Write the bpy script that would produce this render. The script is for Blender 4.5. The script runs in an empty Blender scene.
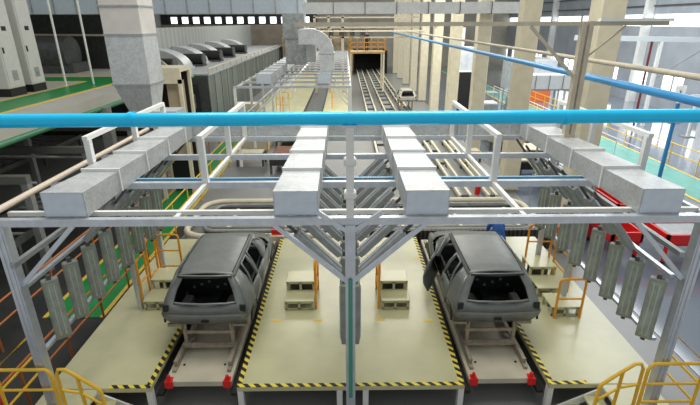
import bpy, math, random
from mathutils import Vector, Matrix
random.seed(7)
S = bpy.context.scene
COL = S.collection
R = math.radians

# ---------------------------------------------------------------- camera
cam_data = bpy.data.cameras.new('camera'); cam = bpy.data.objects.new('camera', cam_data); COL.objects.link(cam)
cam_data.sensor_width = 36.0; cam_data.lens = 36.0*460/700; cam_data.clip_start = .05; cam_data.clip_end = 300
_y, _p, _r = R(.5), R(21.43), R(.2)
_f = Vector((math.sin(_y)*math.cos(_p), math.cos(_y)*math.cos(_p), -math.sin(_p)))
_rt = _f.cross(Vector((0, 0, 1))).normalized(); _up = _rt.cross(_f)
_r2 = _rt*math.cos(_r)-_up*math.sin(_r); _u2 = _up*math.cos(_r)+_rt*math.sin(_r)
M4 = Matrix((( _r2.x, _u2.x, -_f.x, 0), (_r2.y, _u2.y, -_f.y, 0), (_r2.z, _u2.z, -_f.z, 6.5), (0, 0, 0, 1)))
cam.matrix_world = M4
S.camera = cam

# ---------------------------------------------------------------- light and exposure
S.view_settings.view_transform = 'Standard'; S.view_settings.look = 'None'
S.view_settings.gamma = 1; S.view_settings.use_curve_mapping = False
S.view_settings.exposure = 0.0
W = bpy.data.worlds.new('hall_daylight'); S.world = W; W.use_nodes = True
W.node_tree.nodes['Background'].inputs[0].default_value = (.96, .985, 1, 1)
W.node_tree.nodes['Background'].inputs[1].default_value = .46

def area(name, loc, sx, sy, power, col=(1, .97, .9), aim=None):
    d = bpy.data.lights.new(name, 'AREA'); d.shape = 'RECTANGLE'; d.size = sx; d.size_y = sy
    d.energy = power; d.color = col
    o = bpy.data.objects.new(name, d); COL.objects.link(o); o.location = loc
    if aim: o.rotation_euler = (Vector(aim)-Vector(loc)).to_track_quat('-Z', 'Y').to_euler()
    return o
area('ceiling_lamp_bank', (0, 9, 12.5), 9, 5, 1050)
area('ceiling_lamp_bank', (3, 30, 12.5), 14, 12, 2900)
area('ceiling_lamp_bank', (16, 30, 12.0), 8, 26, 3200, (.93, .97, 1))
area('ceiling_lamp_bank', (-3, 55, 12.0), 16, 16, 2200)

# ---------------------------------------------------------------- materials
MATS = {}
def mat(name, col, rough=.5, metal=0., noise=0., nscale=6., bump=0., emit=0., alpha=None, coat=0.):
    if name in MATS: return MATS[name]
    m = bpy.data.materials.new(name); m.use_nodes = True; nt = m.node_tree; b = nt.nodes['Principled BSDF']
    b.inputs['Base Color'].default_value = (*col, 1); b.inputs['Roughness'].default_value = rough
    b.inputs['Metallic'].default_value = metal
    if coat: b.inputs['Coat Weight'].default_value = coat; b.inputs['Coat Roughness'].default_value = .08
    if noise or bump:
        tc = nt.nodes.new('ShaderNodeTexCoord'); n = nt.nodes.new('ShaderNodeTexNoise')
        n.inputs['Scale'].default_value = nscale; n.inputs['Detail'].default_value = 5
        nt.links.new(tc.outputs['Object'], n.inputs['Vector'])
        if noise:
            r = nt.nodes.new('ShaderNodeMapRange'); r.inputs[1].default_value = .3; r.inputs[2].default_value = .7
            r.inputs[3].default_value = 1-noise; r.inputs[4].default_value = 1+noise
            nt.links.new(n.outputs['Fac'], r.inputs[0])
            v = nt.nodes.new('ShaderNodeVectorMath'); v.operation = 'SCALE'; v.inputs[0].default_value = col
            nt.links.new(r.outputs[0], v.inputs['Scale']); nt.links.new(v.outputs[0], b.inputs['Base Color'])
        if bump:
            bp = nt.nodes.new('ShaderNodeBump'); bp.inputs['Strength'].default_value = bump; bp.inputs['Distance'].default_value = .01
            nt.links.new(n.outputs['Fac'], bp.inputs['Height']); nt.links.new(bp.outputs[0], b.inputs['Normal'])
    if emit:
        b.inputs['Emission Color'].default_value = (*col, 1); b.inputs['Emission Strength'].default_value = emit
    if alpha is not None: b.inputs['Alpha'].default_value = alpha
    MATS[name] = m; return m

def galv(name, a, b_, rough=.42, metal=.55, scale=26):
    if name in MATS: return MATS[name]
    m = bpy.data.materials.new(name); m.use_nodes = True; nt = m.node_tree; b = nt.nodes['Principled BSDF']
    tc = nt.nodes.new('ShaderNodeTexCoord'); v = nt.nodes.new('ShaderNodeTexVoronoi'); v.inputs['Scale'].default_value = scale
    n = nt.nodes.new('ShaderNodeTexNoise'); n.inputs['Scale'].default_value = 3.; n.inputs['Detail'].default_value = 6
    nt.links.new(tc.outputs['Object'], v.inputs['Vector']); nt.links.new(tc.outputs['Object'], n.inputs['Vector'])
    mx = nt.nodes.new('ShaderNodeMath'); mx.operation = 'MULTIPLY_ADD'; mx.inputs[1].default_value = .45
    sp = nt.nodes.new('ShaderNodeSeparateColor'); nt.links.new(v.outputs['Color'], sp.inputs[0])
    nt.links.new(sp.outputs[0], mx.inputs[0]); nt.links.new(n.outputs['Fac'], mx.inputs[2])
    r = nt.nodes.new('ShaderNodeValToRGB'); r.color_ramp.elements[0].position = .4; r.color_ramp.elements[1].position = .95
    r.color_ramp.elements[0].color = (*a, 1); r.color_ramp.elements[1].color = (*b_, 1)
    nt.links.new(mx.outputs[0], r.inputs[0]); nt.links.new(r.outputs[0], b.inputs['Base Color'])
    b.inputs['Roughness'].default_value = rough; b.inputs['Metallic'].default_value = metal
    MATS[name] = m; return m

def striped(name, c1, c2, period, ax=(1, 1, 0), rough=.5):
    if name in MATS: return MATS[name]
    m = bpy.data.materials.new(name); m.use_nodes = True; nt = m.node_tree; b = nt.nodes['Principled BSDF']
    tc = nt.nodes.new('ShaderNodeTexCoord'); d = nt.nodes.new('ShaderNodeVectorMath'); d.operation = 'DOT_PRODUCT'
    d.inputs[1].default_value = tuple(a/period for a in ax); nt.links.new(tc.outputs['Object'], d.inputs[0])
    fr = nt.nodes.new('ShaderNodeMath'); fr.operation = 'FRACT'; nt.links.new(d.outputs['Value'], fr.inputs[0])
    gt = nt.nodes.new('ShaderNodeMath'); gt.operation = 'GREATER_THAN'; gt.inputs[1].default_value = .5; nt.links.new(fr.outputs[0], gt.inputs[0])
    mx = nt.nodes.new('ShaderNodeMix'); mx.data_type = 'RGBA'; mx.inputs[6].default_value = (*c1, 1); mx.inputs[7].default_value = (*c2, 1)
    nt.links.new(gt.outputs[0], mx.inputs[0]); nt.links.new(mx.outputs[2], b.inputs['Base Color'])
    b.inputs['Roughness'].default_value = rough
    MATS[name] = m; return m

GALV = galv('galvanised sheet', (.44, .46, .46), (.58, .60, .60), .42, .35)
GALVD = galv('old galvanised sheet', (.30, .32, .32), (.48, .50, .49), .5, .4, 10)
PALEG = galv('pale neck duct', (.50, .52, .52), (.68, .70, .70), .5, .2)
ALU = mat('aluminium profile', (.62, .66, .70), .35, .6, .08, 8)
STEEL = mat('dull steel', (.36, .38, .38), .45, .5, .15, 10)
FLANGE = mat('white sealed joint', (.82, .82, .80), .5)
WHITE = mat('white painted steel', (.80, .80, .76), .4, 0, .04)
CREAM = mat('cream painted steel', (.70, .64, .47), .5, 0, .07, 3)
DECK = mat('cream deck paint', (.57, .555, .33), .28, 0, .10, 1.3, coat=.15)
TAN = mat('tan pipe', (.50, .44, .33), .5, 0, .1)
ORANGE = mat('orange yellow railing paint', (.85, .36, .02), .4, 0, .08, 9)
AMBER = mat('yellow railing paint', (.87, .52, .03), .35, 0, .05, 9)
RUSTD = mat('dark maroon', (.16, .02, .02), .5)
RUST = mat('brown orange rail', (.45, .14, .03), .5)
CYAN = mat('bright blue pipe', (.0, .60, 1.0), .3, 0, .03, 5, coat=.15)
BLUE = mat('blue painted pipe', (.03, .26, .56), .35, 0, .05, 5)
BODY = mat('primer grey body', (.20, .212, .203), .38, .2, .1, 5)
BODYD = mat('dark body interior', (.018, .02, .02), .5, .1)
BLACK = mat('black', (.008, .008, .008), .6)
DARK = mat('dark machinery', (.03, .033, .03), .6, 0, .3, 4)
DKGREY = mat('charcoal machinery', (.085, .09, .085), .5, .2, .25, 4)
MIDGREY = mat('mid grey machinery', (.26, .27, .26), .5, .2, .2, 4)
RED = mat('red paint', (.75, .015, .012), .35, 0, .08)
REDD = mat('deep red paint', (.42, .01, .01), .4)
GREEN = mat('green walkway paint', (.01, .26, .06), .35, 0, .12, 2)
TEAL = mat('teal walkway paint', (.14, .42, .36), .2, 0, .1, 2)
YLINE = mat('yellow floor line', (.83, .56, .08), .4)
SKID = mat('beige skid steel', (.34, .29, .22), .5, .2, .2, 9)
LAMPH = mat('bronze grey lamp housing', (.33, .35, .30), .4, .2, .15, 6)
GLASS = mat('dim green lamp glass', (.38, .44, .33), .12, .1, .25, 7, coat=.6)
CLOTHB = mat('blue work cloth', (.03, .13, .45), .85, 0, .15, 12)
SKIN = mat('skin', (.55, .32, .22), .6)
HAIR = mat('black hair', (.01, .01, .01), .6)
CAB = mat('cabinet white', (.60, .60, .56), .4, 0, .04)
HAZ = striped('black and yellow tape', (.01, .01, .01), (.85, .70, .05), .19)
HAZ2 = striped('black and yellow edge', (.01, .01, .01), (.80, .66, .08), .17, (.8, 1, 0))
CHAIN = striped('roller chain', (.010, .008, .008), (.07, .055, .045), .13, (1, 0, 0))
CORR = striped('corrugated cladding', (.40, .42, .40), (.33, .35, .33), .9, (0, 1, 0))
OVEN = striped('oven panels', (.12, .14, .132), (.155, .18, .17), 2.6, (0, 1, 0))
WINE = mat('daylight window', (.93, .97, 1), .3, emit=2.2)

# ---------------------------------------------------------------- mesh helpers
class MB:
    def __init__(s): s.v = []; s.f = []; s.sm = []
    def add(s, vs, fs, smooth=False):
        o = len(s.v); s.v += [tuple(v) for v in vs]; s.f += [tuple(i+o for i in f) for f in fs]; s.sm += [smooth]*len(fs); return s
    def box(s, x0, x1, y0, y1, z0, z1, bev=0.):
        if x0 > x1: x0, x1 = x1, x0
        if y0 > y1: y0, y1 = y1, y0
        if z0 > z1: z0, z1 = z1, z0
        if bev:
            b = min(bev, (x1-x0)/2.1, (y1-y0)/2.1, (z1-z0)/2.1)
            prof = [(x0+b, y0), (x1-b, y0), (x1, y0+b), (x1, y1-b), (x1-b, y1), (x0+b, y1), (x0, y1-b), (x0, y0+b)]
            inn = [(x0+b, y0+b), (x1-b, y0+b), (x1-b, y0+b), (x1-b, y1-b), (x1-b, y1-b), (x0+b, y1-b), (x0+b, y1-b), (x0+b, y0+b)]
            vs = [(*p, z0) for p in inn]+[(*p, z0+b) for p in prof]+[(*p, z1-b) for p in prof]+[(*p, z1) for p in inn]
            fs = []
            for k in range(3):
                for i in range(8):
                    j = (i+1) % 8; fs.append((k*8+i, k*8+j, k*8+8+j, k*8+8+i))
            fs += [(7, 5, 3, 1), (25, 27, 29, 31)]
            return s.add(vs, fs)
        vs = [(x0, y0, z0), (x1, y0, z0), (x1, y1, z0), (x0, y1, z0), (x0, y0, z1), (x1, y0, z1), (x1, y1, z1), (x0, y1, z1)]
        return s.add(vs, [(3, 2, 1, 0), (4, 5, 6, 7), (0, 1, 5, 4), (1, 2, 6, 5), (2, 3, 7, 6), (3, 0, 4, 7)])
    def _frame(s, a, b):
        a = Vector(a); b = Vector(b); d = (b-a).normalized()
        ref = Vector((0, 0, 1)) if abs(d.z) < .9 else Vector((0, 1, 0))
        u = d.cross(ref).normalized(); w = u.cross(d).normalized(); return a, b, u, w
    def bar(s, a, b, w_, h_):
        a, b, u, w = s._frame(a, b); vs = []
        for p in (a, b):
            for i, j in ((-1, -1), (1, -1), (1, 1), (-1, 1)): vs.append(p+u*(i*w_/2)+w*(j*h_/2))
        return s.add(vs, [(0, 1, 2, 3), (7, 6, 5, 4), (0, 4, 5, 1), (1, 5, 6, 2), (2, 6, 7, 3), (3, 7, 4, 0)])
    def tube(s, a, b, r, n=12, r2=None):
        a, b, u, w = s._frame(a, b); r2 = r if r2 is None else r2; vs = []
        for p, q in ((a, r), (b, r2)):
            for i in range(n):
                t = 2*math.pi*i/n; vs.append(p+u*(q*math.cos(t))+w*(q*math.sin(t)))
        fs = [(i, n+i, n+(i+1) % n, (i+1) % n) for i in range(n)]
        s.add(vs, fs, True)
        s.add(vs[:n], [tuple(range(n))]); s.add(vs[n:], [tuple(reversed(range(n)))]); return s
    def path(s, pts, r, n=8, closed=False):
        P = [Vector(p) for p in pts]; m = len(P); rings = []
        u = None
        for i in range(m):
            if closed: t = (P[(i+1) % m]-P[i-1]).normalized()
            else: t = (P[min(i+1, m-1)]-P[max(i-1, 0)]).normalized()
            if u is None:
                ref = Vector((0, 0, 1)) if abs(t.z) < .9 else Vector((1, 0, 0)); u = t.cross(ref).normalized()
            else:
                u = (u-t*u.dot(t)).normalized()
            w = t.cross(u)
            rings.append([P[i]+u*(r*math.cos(2*math.pi*k/n))+w*(r*math.sin(2*math.pi*k/n)) for k in range(n)])
        vs = [v for g in rings for v in g]; fs = []
        for i in range(m if closed else m-1):
            a, b = i*n, ((i+1) % m)*n
            for k in range(n): fs.append((a+k, a+(k+1) % n, b+(k+1) % n, b+k))
        s.add(vs, fs, True)
        if not closed: s.add(rings[0], [tuple(reversed(range(n)))]); s.add(rings[-1], [tuple(range(n))])
        return s
    def prism(s, poly, axis, a, b):
        n = len(poly); vs = []
        for q in (a, b):
            for (p0, p1) in poly:
                vs.append({'x': (q, p0, p1), 'y': (p0, q, p1), 'z': (p0, p1, q)}[axis])
        return s.add(vs, [tuple(range(n)), tuple(reversed(range(n, 2*n)))]+[(i, n+i, n+(i+1) % n, (i+1) % n) for i in range(n)])
    def build(s, name, m, parent=None, off=(0, 0, 0)):
        me = bpy.data.meshes.new(name)
        o3 = Vector(off)
        me.from_pydata([tuple(Vector(v)-o3) for v in s.v], [], s.f)
        me.polygons.foreach_set('use_smooth', s.sm); me.materials.append(m); me.update()
        import bmesh
        bm = bmesh.new(); bm.from_mesh(me); bmesh.ops.recalc_face_normals(bm, faces=bm.faces); bm.to_mesh(me); bm.free()
        o = bpy.data.objects.new(name, me); COL.objects.link(o)
        if parent is not None: o.parent = parent
        o.location = o3 if parent is None else (0, 0, 0)
        return o

def tag(o, label, cat, group=None, kind=None):
    if label: o['label'] = label
    if cat: o['category'] = cat
    if group: o['group'] = group
    if kind: o['kind'] = kind
    return o
def thing(name, label, cat, loc=(0, 0, 0), group=None, rz=0):
    o = bpy.data.objects.new(name, None); COL.objects.link(o); o.location = loc; o.rotation_euler.z = rz
    o.empty_display_size = .1
    return tag(o, label, cat, group)
def clone(root, loc=None, label=None, scale=None, rz=None, group=None):
    c = root.copy(); COL.objects.link(c)
    for ch in list(root.children):
        k = ch.copy(); COL.objects.link(k); k.parent = c
        for g in list(ch.children):
            h = g.copy(); COL.objects.link(h); h.parent = k
    if loc is not None: c.location = loc
    if scale is not None: c.scale = scale
    if rz is not None: c.rotation_euler.z = rz
    if label: c['label'] = label
    if group: c['group'] = group
    return c
def struct(o): o['kind'] = 'structure'; return o
def lone(mb, name, m, label, cat, group=None):
    n = len(mb.v); c = (sum(v[0] for v in mb.v)/n, sum(v[1] for v in mb.v)/n, min(v[2] for v in mb.v))
    return tag(mb.build(name, m, off=c), label, cat, group)
ORD = ['nearest', 'second', 'third', 'fourth', 'fifth', 'sixth', 'seventh', 'eighth', 'ninth', 'tenth', 'eleventh', 'twelfth', 'thirteenth', 'fourteenth']

# ================================================================ SETTING
struct(MB().box(-5.35, 25, 2, 75, -.2, 0).build('floor', mat('hall floor', (.24, .245, .235), .30, 0, .08, .6)))
struct(MB().box(-26, -5.35, 16, 75, -.2, 0).build('floor', MATS['hall floor']))
struct(MB().box(-26, -5.35, 2, 16, -.2, 0).build('floor', mat('dark left floor', (.028, .03, .028), .6, 0, .4, 1)))  # near-black floor zone left of the deck, blotchy tone
struct(MB().box(6.9, 25, 2, 75, 0, .012).build('trim_1', mat('shiny blue grey floor', (.18, .215, .265), .10, 0, .05, .4, coat=.6)))
struct(MB().box(-7.1, -5.85, 9.2, 44, 0, .02).build('trim_2', GREEN))
for a, b in ((-7.2, -7.1), (-5.85, -5.75)):
    struct(MB().box(a, b, 9.2, 44, 0, .024).build('trim_3', YLINE))
struct(MB().box(13.6, 15.4, 9, 70, .012, .03).build('trim_4', TEAL))
for a in (13.5, 15.4):
    struct(MB().box(a, a+.12, 9, 70, .012, .034).build('trim_5', YLINE))
# right wall with its window bands
wr = MB().box(25, 25.3, 2, 75, 0, .9)
wr.box(25, 25.3, 2, 75, 3.0, 6.1); wr.box(25, 25.3, 2, 75, 7.0, 12.5)
yy = 3.5
gaps = []
while yy < 74:
    wr.box(25, 25.3, yy-1.5, yy+.35, .9, 3.0); gaps.append((yy+.35, yy+2.9)); yy += 4.4
struct(wr.build('wall_right', mat('grey blue cladding', (.33, .36, .39), .6, 0, .1, .8)))
for i, (a, b) in enumerate(gaps):
    w_ = struct(MB().box(25.12, 25.16, a, b, .9, 3.0).build('window_%d' % (i+2), WINE))
    fr = MB()
    for q in (a, (a+b)/2, b): fr.box(25.02, 25.14, q-.05, q+.05, .9, 3.0)
    fr.box(25.02, 25.14, a, b, .85, .95); fr.box(25.02, 25.14, a, b, 2.95, 3.05)
    fr.build('window_frame', MIDGREY, w_)
w_ = struct(MB().box(25.12, 25.16, 2, 75, 6.1, 7.0).build('window_1', WINE))
fr = MB()
for k in range(12): fr.box(25.0, 25.14, 4+k*6, 4.25+k*6, 6.1, 7.0)
fr.build('window_frame', MIDGREY, w_)
for k in range(6):
    y_ = 22+k*9
    o = MB().box(24.4, 25, y_, y_+.45, 0, 12).build('trim_6', WHITE); struct(o)
g_ = MB()
for z_ in (7.6, 8.6): g_.box(24.85, 25, 2, 75, z_, z_+.08)
struct(g_.build('trim_7', DKGREY))
struct(MB().box(-26, 25.3, 75, 75.3, 0, 12.5).build('wall_back', mat('beige back wall', (.40, .38, .31), .7, 0, .15, .7)))
struct(MB().box(-26.3, -26, 2, 75, 0, 12.5).build('wall_left', mat('left wall', (.30, .32, .31), .7, 0, .1, .5)))

# mezzanine at the left
mz = MB().box(-22, -9.0, 6, 28, 3.6, 4.0)
struct(mz.build('floor', mat('mezzanine concrete', (.47, .46, .40), .5, 0, .08, 1)))
struct(MB().box(-11.75, -10.3, 6, 23.6, 4.0, 4.012).build('trim_8', GREEN))
struct(MB().box(-22, -11.75, 21.8, 23.6, 4.0, 4.012).build('trim_8', GREEN))
for args in ((-10.3, -10.15, 6, 23.75), (-11.9, -11.75, 6, 21.65), (-22, -10.15, 23.6, 23.75), (-22, -11.9, 21.65, 21.8)):
    struct(MB().box(*args, 4.0, 4.015).build('trim_9', YLINE))
struct(MB().tube((-9.0, 6, 3.55), (-9.0, 28, 3.55), .09, 10).build('trim_10', mat('dark green tube', (.05, .22, .11), .4)))
struct(MB().box(-22, -12.4, 28, 28.3, 0, 8).build('wall_left', DARK))
struct(MB().box(-22, -21.7, 6, 28, 0, 8).build('wall_left', MIDGREY))
# ================================================================ WORK PLATFORM
def deck(name, x0, x1, label, legs, tapes, marks=()):
    t = thing('work_platform', label, 'platform', ((x0+x1)/2, 9.2, 0)); ox = t.location
    def pb(mb, n, m): return mb.build(n, m, t, off=tuple(ox))
    pb(MB().box(x0, x1, 6.28, 12.2, .5, .6, .012), 'deck_plate', DECK)
    for lx in legs:
        for ly in (6.3, 9.2, 12.0):
            pb(MB().box(lx-.05, lx+.05, ly, ly+.1, 0, .5), 'leg', WHITE)
    pb(MB().box(x0+.1, x1-.1, 6.6, 12.0, .38, .5), 'cross_beam', BLACK)
    for mx, my in marks: pb(MB().box(mx-.1, mx+.1, my-.04, my+.04, .6, .604), 'floor_mark', YLINE)
    for tp, mt in tapes: pb(MB().box(*tp, .6, .606), 'warning_tape', mt)
    return t
deck('l', -5.2, -3.42, 'cream raised deck strip along the left side of the left car', (-5.0, -3.47),
     [((-4.15, -3.42, 6.28, 6.36), HAZ), ((-3.51, -3.42, 6.36, 12.2), HAZ2)])
deck('c', -1.93, 2.05, 'wide cream raised deck between the two car lanes', (-1.88, -.14, .32, 2.0),
     [((-1.93, 2.05, 6.28, 6.36), HAZ), ((-1.93, -1.84, 6.36, 12.2), HAZ2), ((1.96, 2.05, 6.36, 12.2), HAZ2)], ((-1.5, 8.2), (-.62, 8.2), (.7, 8.2), (1.72, 8.15), (1.9, 10.9)))
deck('r', 3.53, 5.55, 'cream raised deck strip along the right side of the right car', (3.58, 5.35),
     [((3.53, 4.2, 6.28, 6.36), HAZ), ((3.53, 3.62, 6.36, 12.2), HAZ2)])
for cx, side in ((-2.675, 'left'), (2.79, 'right')):
    t = thing('car_lane', 'sunken cream lane floor under the %s car with its rails' % side, 'conveyor', (cx, 9.2, 0), 'lane floors')
    off = (cx, 9.2, 0)
    MB().box(cx-.60, cx+.60, 6.52, 12.2, .40, .52, .01).build('lane_floor', mat('lane floor paint', (.56, .52, .40), .35, 0, .1, 2), t, off=off)
    for s_ in (-1, 1):
        MB().box(cx+s_*.60, cx+s_*.72, 6.4, 12.2, .30, .36).build('side_gutter', BLACK, t, off=off)
        MB().box(cx+s_*.50-.035, cx+s_*.50+.035, 6.75, 12.1, .52, .57).build('guide_rail', SKID, t, off=off)
        MB().tube((cx+s_*.38, 6.95, .52), (cx+s_*.38, 6.95, .53), .025, 8).build('bolt', BLACK, t, off=off)
    MB().box(cx-.55, cx+.55, 7.4, 12.0, 0, .4).build('support', DARK, t, off=off)
    for s_, w in ((-1, 'left'), (1, 'right')):
        mb = MB(); x = cx+s_*.52
        mb.prism([(x-.07, 6.48), (x+.07, 6.48), (x+.05, 6.62), (x-.05, 6.62)], 'z', .40, .54)
        mb.tube((x, 6.54, .54), (x, 6.54, .63), .045, 10, .03)
        lone(mb, 'wheel_stop', RED, 'red end stop at the %s front corner of the %s car lane' % (w, side), 'stopper', 'red lane stops')

# ================================================================ SKIDS AND CARS
def make_skid(cx, label):
    t = thing('car_skid', label, 'skid', (cx, 7.3, .57)); off = (cx, 7.3, .57)
    for s_ in (-1, 1):
        MB().bar((cx+s_*.5, 6.86, .62), (cx+s_*.5, 10.9, .62), .07, .1).build('runner', SKID, t, off=off)
        for y in (7.4, 9.9):
            lg = MB().bar((cx+s_*.45, y, .66), (cx+s_*.45, y, 1.13), .06, .06)
            lg.bar((cx+s_*.45, y, 1.10), (cx+s_*.76, y, 1.10), .06, .05)
            lg.bar((cx+s_*.45, y, .68), (cx+s_*.36, y+.18, .68), .07, .05)
            lg.box(cx+s_*.45-.07, cx+s_*.45+.07, y-.06, y+.06, .66, .70)
            lg.build('support_post', SKID, t, off=off)
    for y, z, w in ((7.35, .66, .10), (7.4, .93, .035), (8.6, .66, .1), (9.9, .66, .1)):
        MB().bar((cx-.5, y, z), (cx+.5, y, z), w, .06).build('cross_beam', SKID, t, off=off)
    return t
make_skid(-2.675, 'beige skid frame carrying the left car body')
make_skid(2.79, 'beige skid frame carrying the right car body')

# car body: grid of stations (length) x levels (sill .. roof centre); metres, rear bumper at y=0, sill at z=0
LV = 9
def st(y, top, bw=.80, rw=.56, yoff=None, belt=.56, sill=0.):
    # levels: sill, low door, mid door, belt, mid glass, roof rail, roof side, roof mid, roof centre
    xs = [bw-.10, bw, bw+.015, bw-.02, bw-.02-(bw-.02-rw)*.45, rw, rw-.08, rw*.45, 0]
    zs = [sill, sill+.18, belt*.62+sill*.3, belt, belt+(top-belt)*.5, top-.07, top-.015, top, top+.012]
    yo = yoff or [0]*9
    return [(xs[i], y+yo[i], zs[i]) for i in range(9)]
ST = [st(.0, 1.04, .78, .54, [.06, -.01, -.02, .06, .16, .27, .29, .30, .30], .50, .06),
      st(.14, 1.04, .80, .55, [0, 0, 0, .03, .12, .20, .22, .23, .23], .53, .03),
      st(.42, 1.06, .82, .56, [0, 0, 0, 0, .03, .05, .05, .05, .05]),
      st(.55, 1.07, .82, .56), st(1.02, 1.09, .83, .57), st(1.12, 1.09, .83, .57), st(1.62, 1.09, .83, .57), st(1.74, 1.09, .83, .57),
      st(2.02, 1.07, .83, .56, [0, 0, 0, .35, .18, 0, 0, -.02, -.04]),
      st(2.50, .80, .82, .62, [0, 0, 0, .05, .02, -.02, -.05, -.08, -.1], .54),
      st(2.74, .62, .81, .68, [0]*9, .53), st(3.0, .50, .78, .66, None, .43, .08), st(3.45, .36, .70, .60, None, .30, .1)]
def body_part(name, quads, m, parent, off, th=.03):
    mb = MB(); mb.add([v for q in quads for v in q], [tuple(range(i*4, i*4+4)) for i in range(len(quads))], True)
    me = bpy.data.meshes.new(name); import bmesh
    bm = bmesh.new(); vs = [bm.verts.new(v) for v in mb.v]
    for f in mb.f:
        try: bm.faces.new([vs[i] for i in f])
        except ValueError: pass
    bmesh.ops.remove_doubles(bm, verts=bm.verts, dist=.0005)
    bmesh.ops.recalc_face_normals(bm, faces=bm.faces)
    for f in bm.faces: f.smooth = True
    bm.to_mesh(me); bm.free(); me.materials.append(m)
    o = bpy.data.objects.new(name, me); COL.objects.link(o); o.parent = parent
    md = o.modifiers.new('thickness', 'SOLIDIFY'); md.thickness = th; md.offset = 0
    return o
def make_car(cx, y0, z0, label, door_open=False, sc=1.0):
    t = thing('hatchback_car', label, 'car', (cx, y0, z0), 'bare grey car bodies')
    t.scale = (sc, sc, sc*.93)
    def Q(i, j, s_):
        P = [ST[i][j], ST[i+1][j], ST[i+1][j+1], ST[i][j+1]]
        return [(p[0]*s_, p[1], p[2]) for p in P]
    def shrink(q, ax=.0): return q
    shell, roof = [], []; fr_d, rr_d = {1: [], -1: []}, {1: [], -1: []}
    n = len(ST)-1
    for s_ in (-1, 1):
        for i in range(n):
            for j in range(LV-1):
                glass = j in (3, 4)
                if i >= 9: glass = False
                q = Q(i, j, s_)
                if j >= 5:
                    if i <= 6 or i == 7: roof.append(q)
                    elif i in (8,):
                        if j == 5: shell.append(q)     # windscreen pillar side; opening between
                    else: shell.append(q)
                    continue
                if i in (3, 4) and j <= 2: rr_d[s_].append(q); continue
                if i in (5, 6, 7, 8) and j <= 2 and not i == 8: fr_d[s_].append(q); continue
                if glass and i in (1, 2): 
                    shell.append(q); continue
                if glass and i in (3, 4, 6): 
                    if i == 4: shell.append(q)
                    continue
                if glass and i in (5,): continue
                if glass and i == 8: 
                    # leave the front quarter open except the pillar line
                    continue
                if glass and i == 7: shell.append(q); continue
                shell.append(q)
    # wheel arches are cut from the sill row
    b = body_part('body_shell', shell, BODY, t, None)
    body_part('roof_panel', roof, BODY, t, None, .03)
    # roof ribs and gutters
    for s_ in (-1, 1):
        MB().path([(s_*(.50), .36, 1.045), (s_*.52, 1.0, 1.092), (s_*.51, 1.95, 1.075)], .012, 6).build('roof_gutter', BODYD, t)
    # tailgate : rows between levels, columns across
    cols = [-1, -.78, -.4, 0, .4, .78, 1]
    r0 = ST[0]
    def rp(j, c): 
        x, y, z = r0[j]; return (x*c, y-.05*(1-c*c), z+.012*(1-c*c) if j > 3 else z)
    tg, bumper = [], []
    for j in range(6):
        for k in range(6):
            if j in (3, 4) and 1 <= k <= 4 : continue
            q = [rp(j, cols[k]), rp(j, cols[k+1]), rp(j+1, cols[k+1]), rp(j+1, cols[k])]
            (bumper if j <= 1 else tg).append(q)
    body_part('tailgate', tg, BODY, t, None, .04)
    bp = body_part('rear_panel', bumper, BODY, t, None, .04)
    MB().box(-.07, .07, -.09, -.05, .14, .20, .01).build('latch_recess', BLACK, bp)
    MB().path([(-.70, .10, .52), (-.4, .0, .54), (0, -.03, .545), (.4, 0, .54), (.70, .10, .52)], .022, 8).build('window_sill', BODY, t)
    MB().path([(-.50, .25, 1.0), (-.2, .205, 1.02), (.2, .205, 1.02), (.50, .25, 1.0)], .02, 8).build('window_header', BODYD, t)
    for s_ in (-1, 1): MB().prism([(s_*.76, .30), (s_*.77, .52), (s_*.66, .52), (s_*.67, .33)], 'y', -.03, .0).build('tail_lamp_recess', BODYD, t)
    # doors
    for s_ in (-1, 1):
        body_part('rear_door', rr_d[s_], BODY, t, None, .035)
        fd = body_part('front_door', fr_d[s_], BODY, t, None, .035)
        fm = MB()
        fm.path([(s_*.80, 1.14, .57), (s_*.70, 1.16, .83), (s_*.585, 1.2, 1.02), (s_*.585, 1.8, 1.02), (s_*.64, 2.04, .93), (s_*.80, 2.35, .56)], .022, 6)
        fr_ = fm.build('window_frame', BODY, fd)
        if door_open and s_ == -1:
            piv = Matrix.Translation((-.83, 2.02, 0)); fd.matrix_basis = piv @ Matrix.Rotation(R(-24), 4, 'Z') @ piv.inverted()
        rm = MB().path([(s_*.80, .58, .57), (s_*.70, .66, .84), (s_*.585, .70, 1.03), (s_*.585, 1.02, 1.03), (s_*.70, 1.06, .83), (s_*.80, 1.08, .57)], .022, 6)
        rm.build('rear_window_frame', BODY, t)
        for yc in (.42, 2.85):
            arch = MB()
            pts = [(s_*.83, yc+.30*math.cos(a), .02+.27*math.sin(a)) for a in [math.pi*k/10 for k in range(11)]]
            arch.path(pts, .022, 6)
            arch.add([(s_*.825, yc, .0)]+[(p[0]+s_*.004, p[1], p[2]) for p in pts], [tuple(range(12))])
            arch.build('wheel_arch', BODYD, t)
        MB().box(s_*.845-.008, s_*.845+.008, .92, 1.02, .42, .45).build('door_handle', BODYD, t)
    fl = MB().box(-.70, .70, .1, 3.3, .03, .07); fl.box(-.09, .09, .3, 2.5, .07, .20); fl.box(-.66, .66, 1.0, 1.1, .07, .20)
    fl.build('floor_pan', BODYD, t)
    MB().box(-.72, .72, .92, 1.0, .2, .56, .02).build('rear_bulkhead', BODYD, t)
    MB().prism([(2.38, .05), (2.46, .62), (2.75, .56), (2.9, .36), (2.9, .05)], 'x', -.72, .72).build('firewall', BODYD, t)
    for s_ in (-1, 1): MB().box(s_*.70, s_*.74, .3, 2.4, .07, .52).build('inner_lining', BODYD, t)
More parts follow.
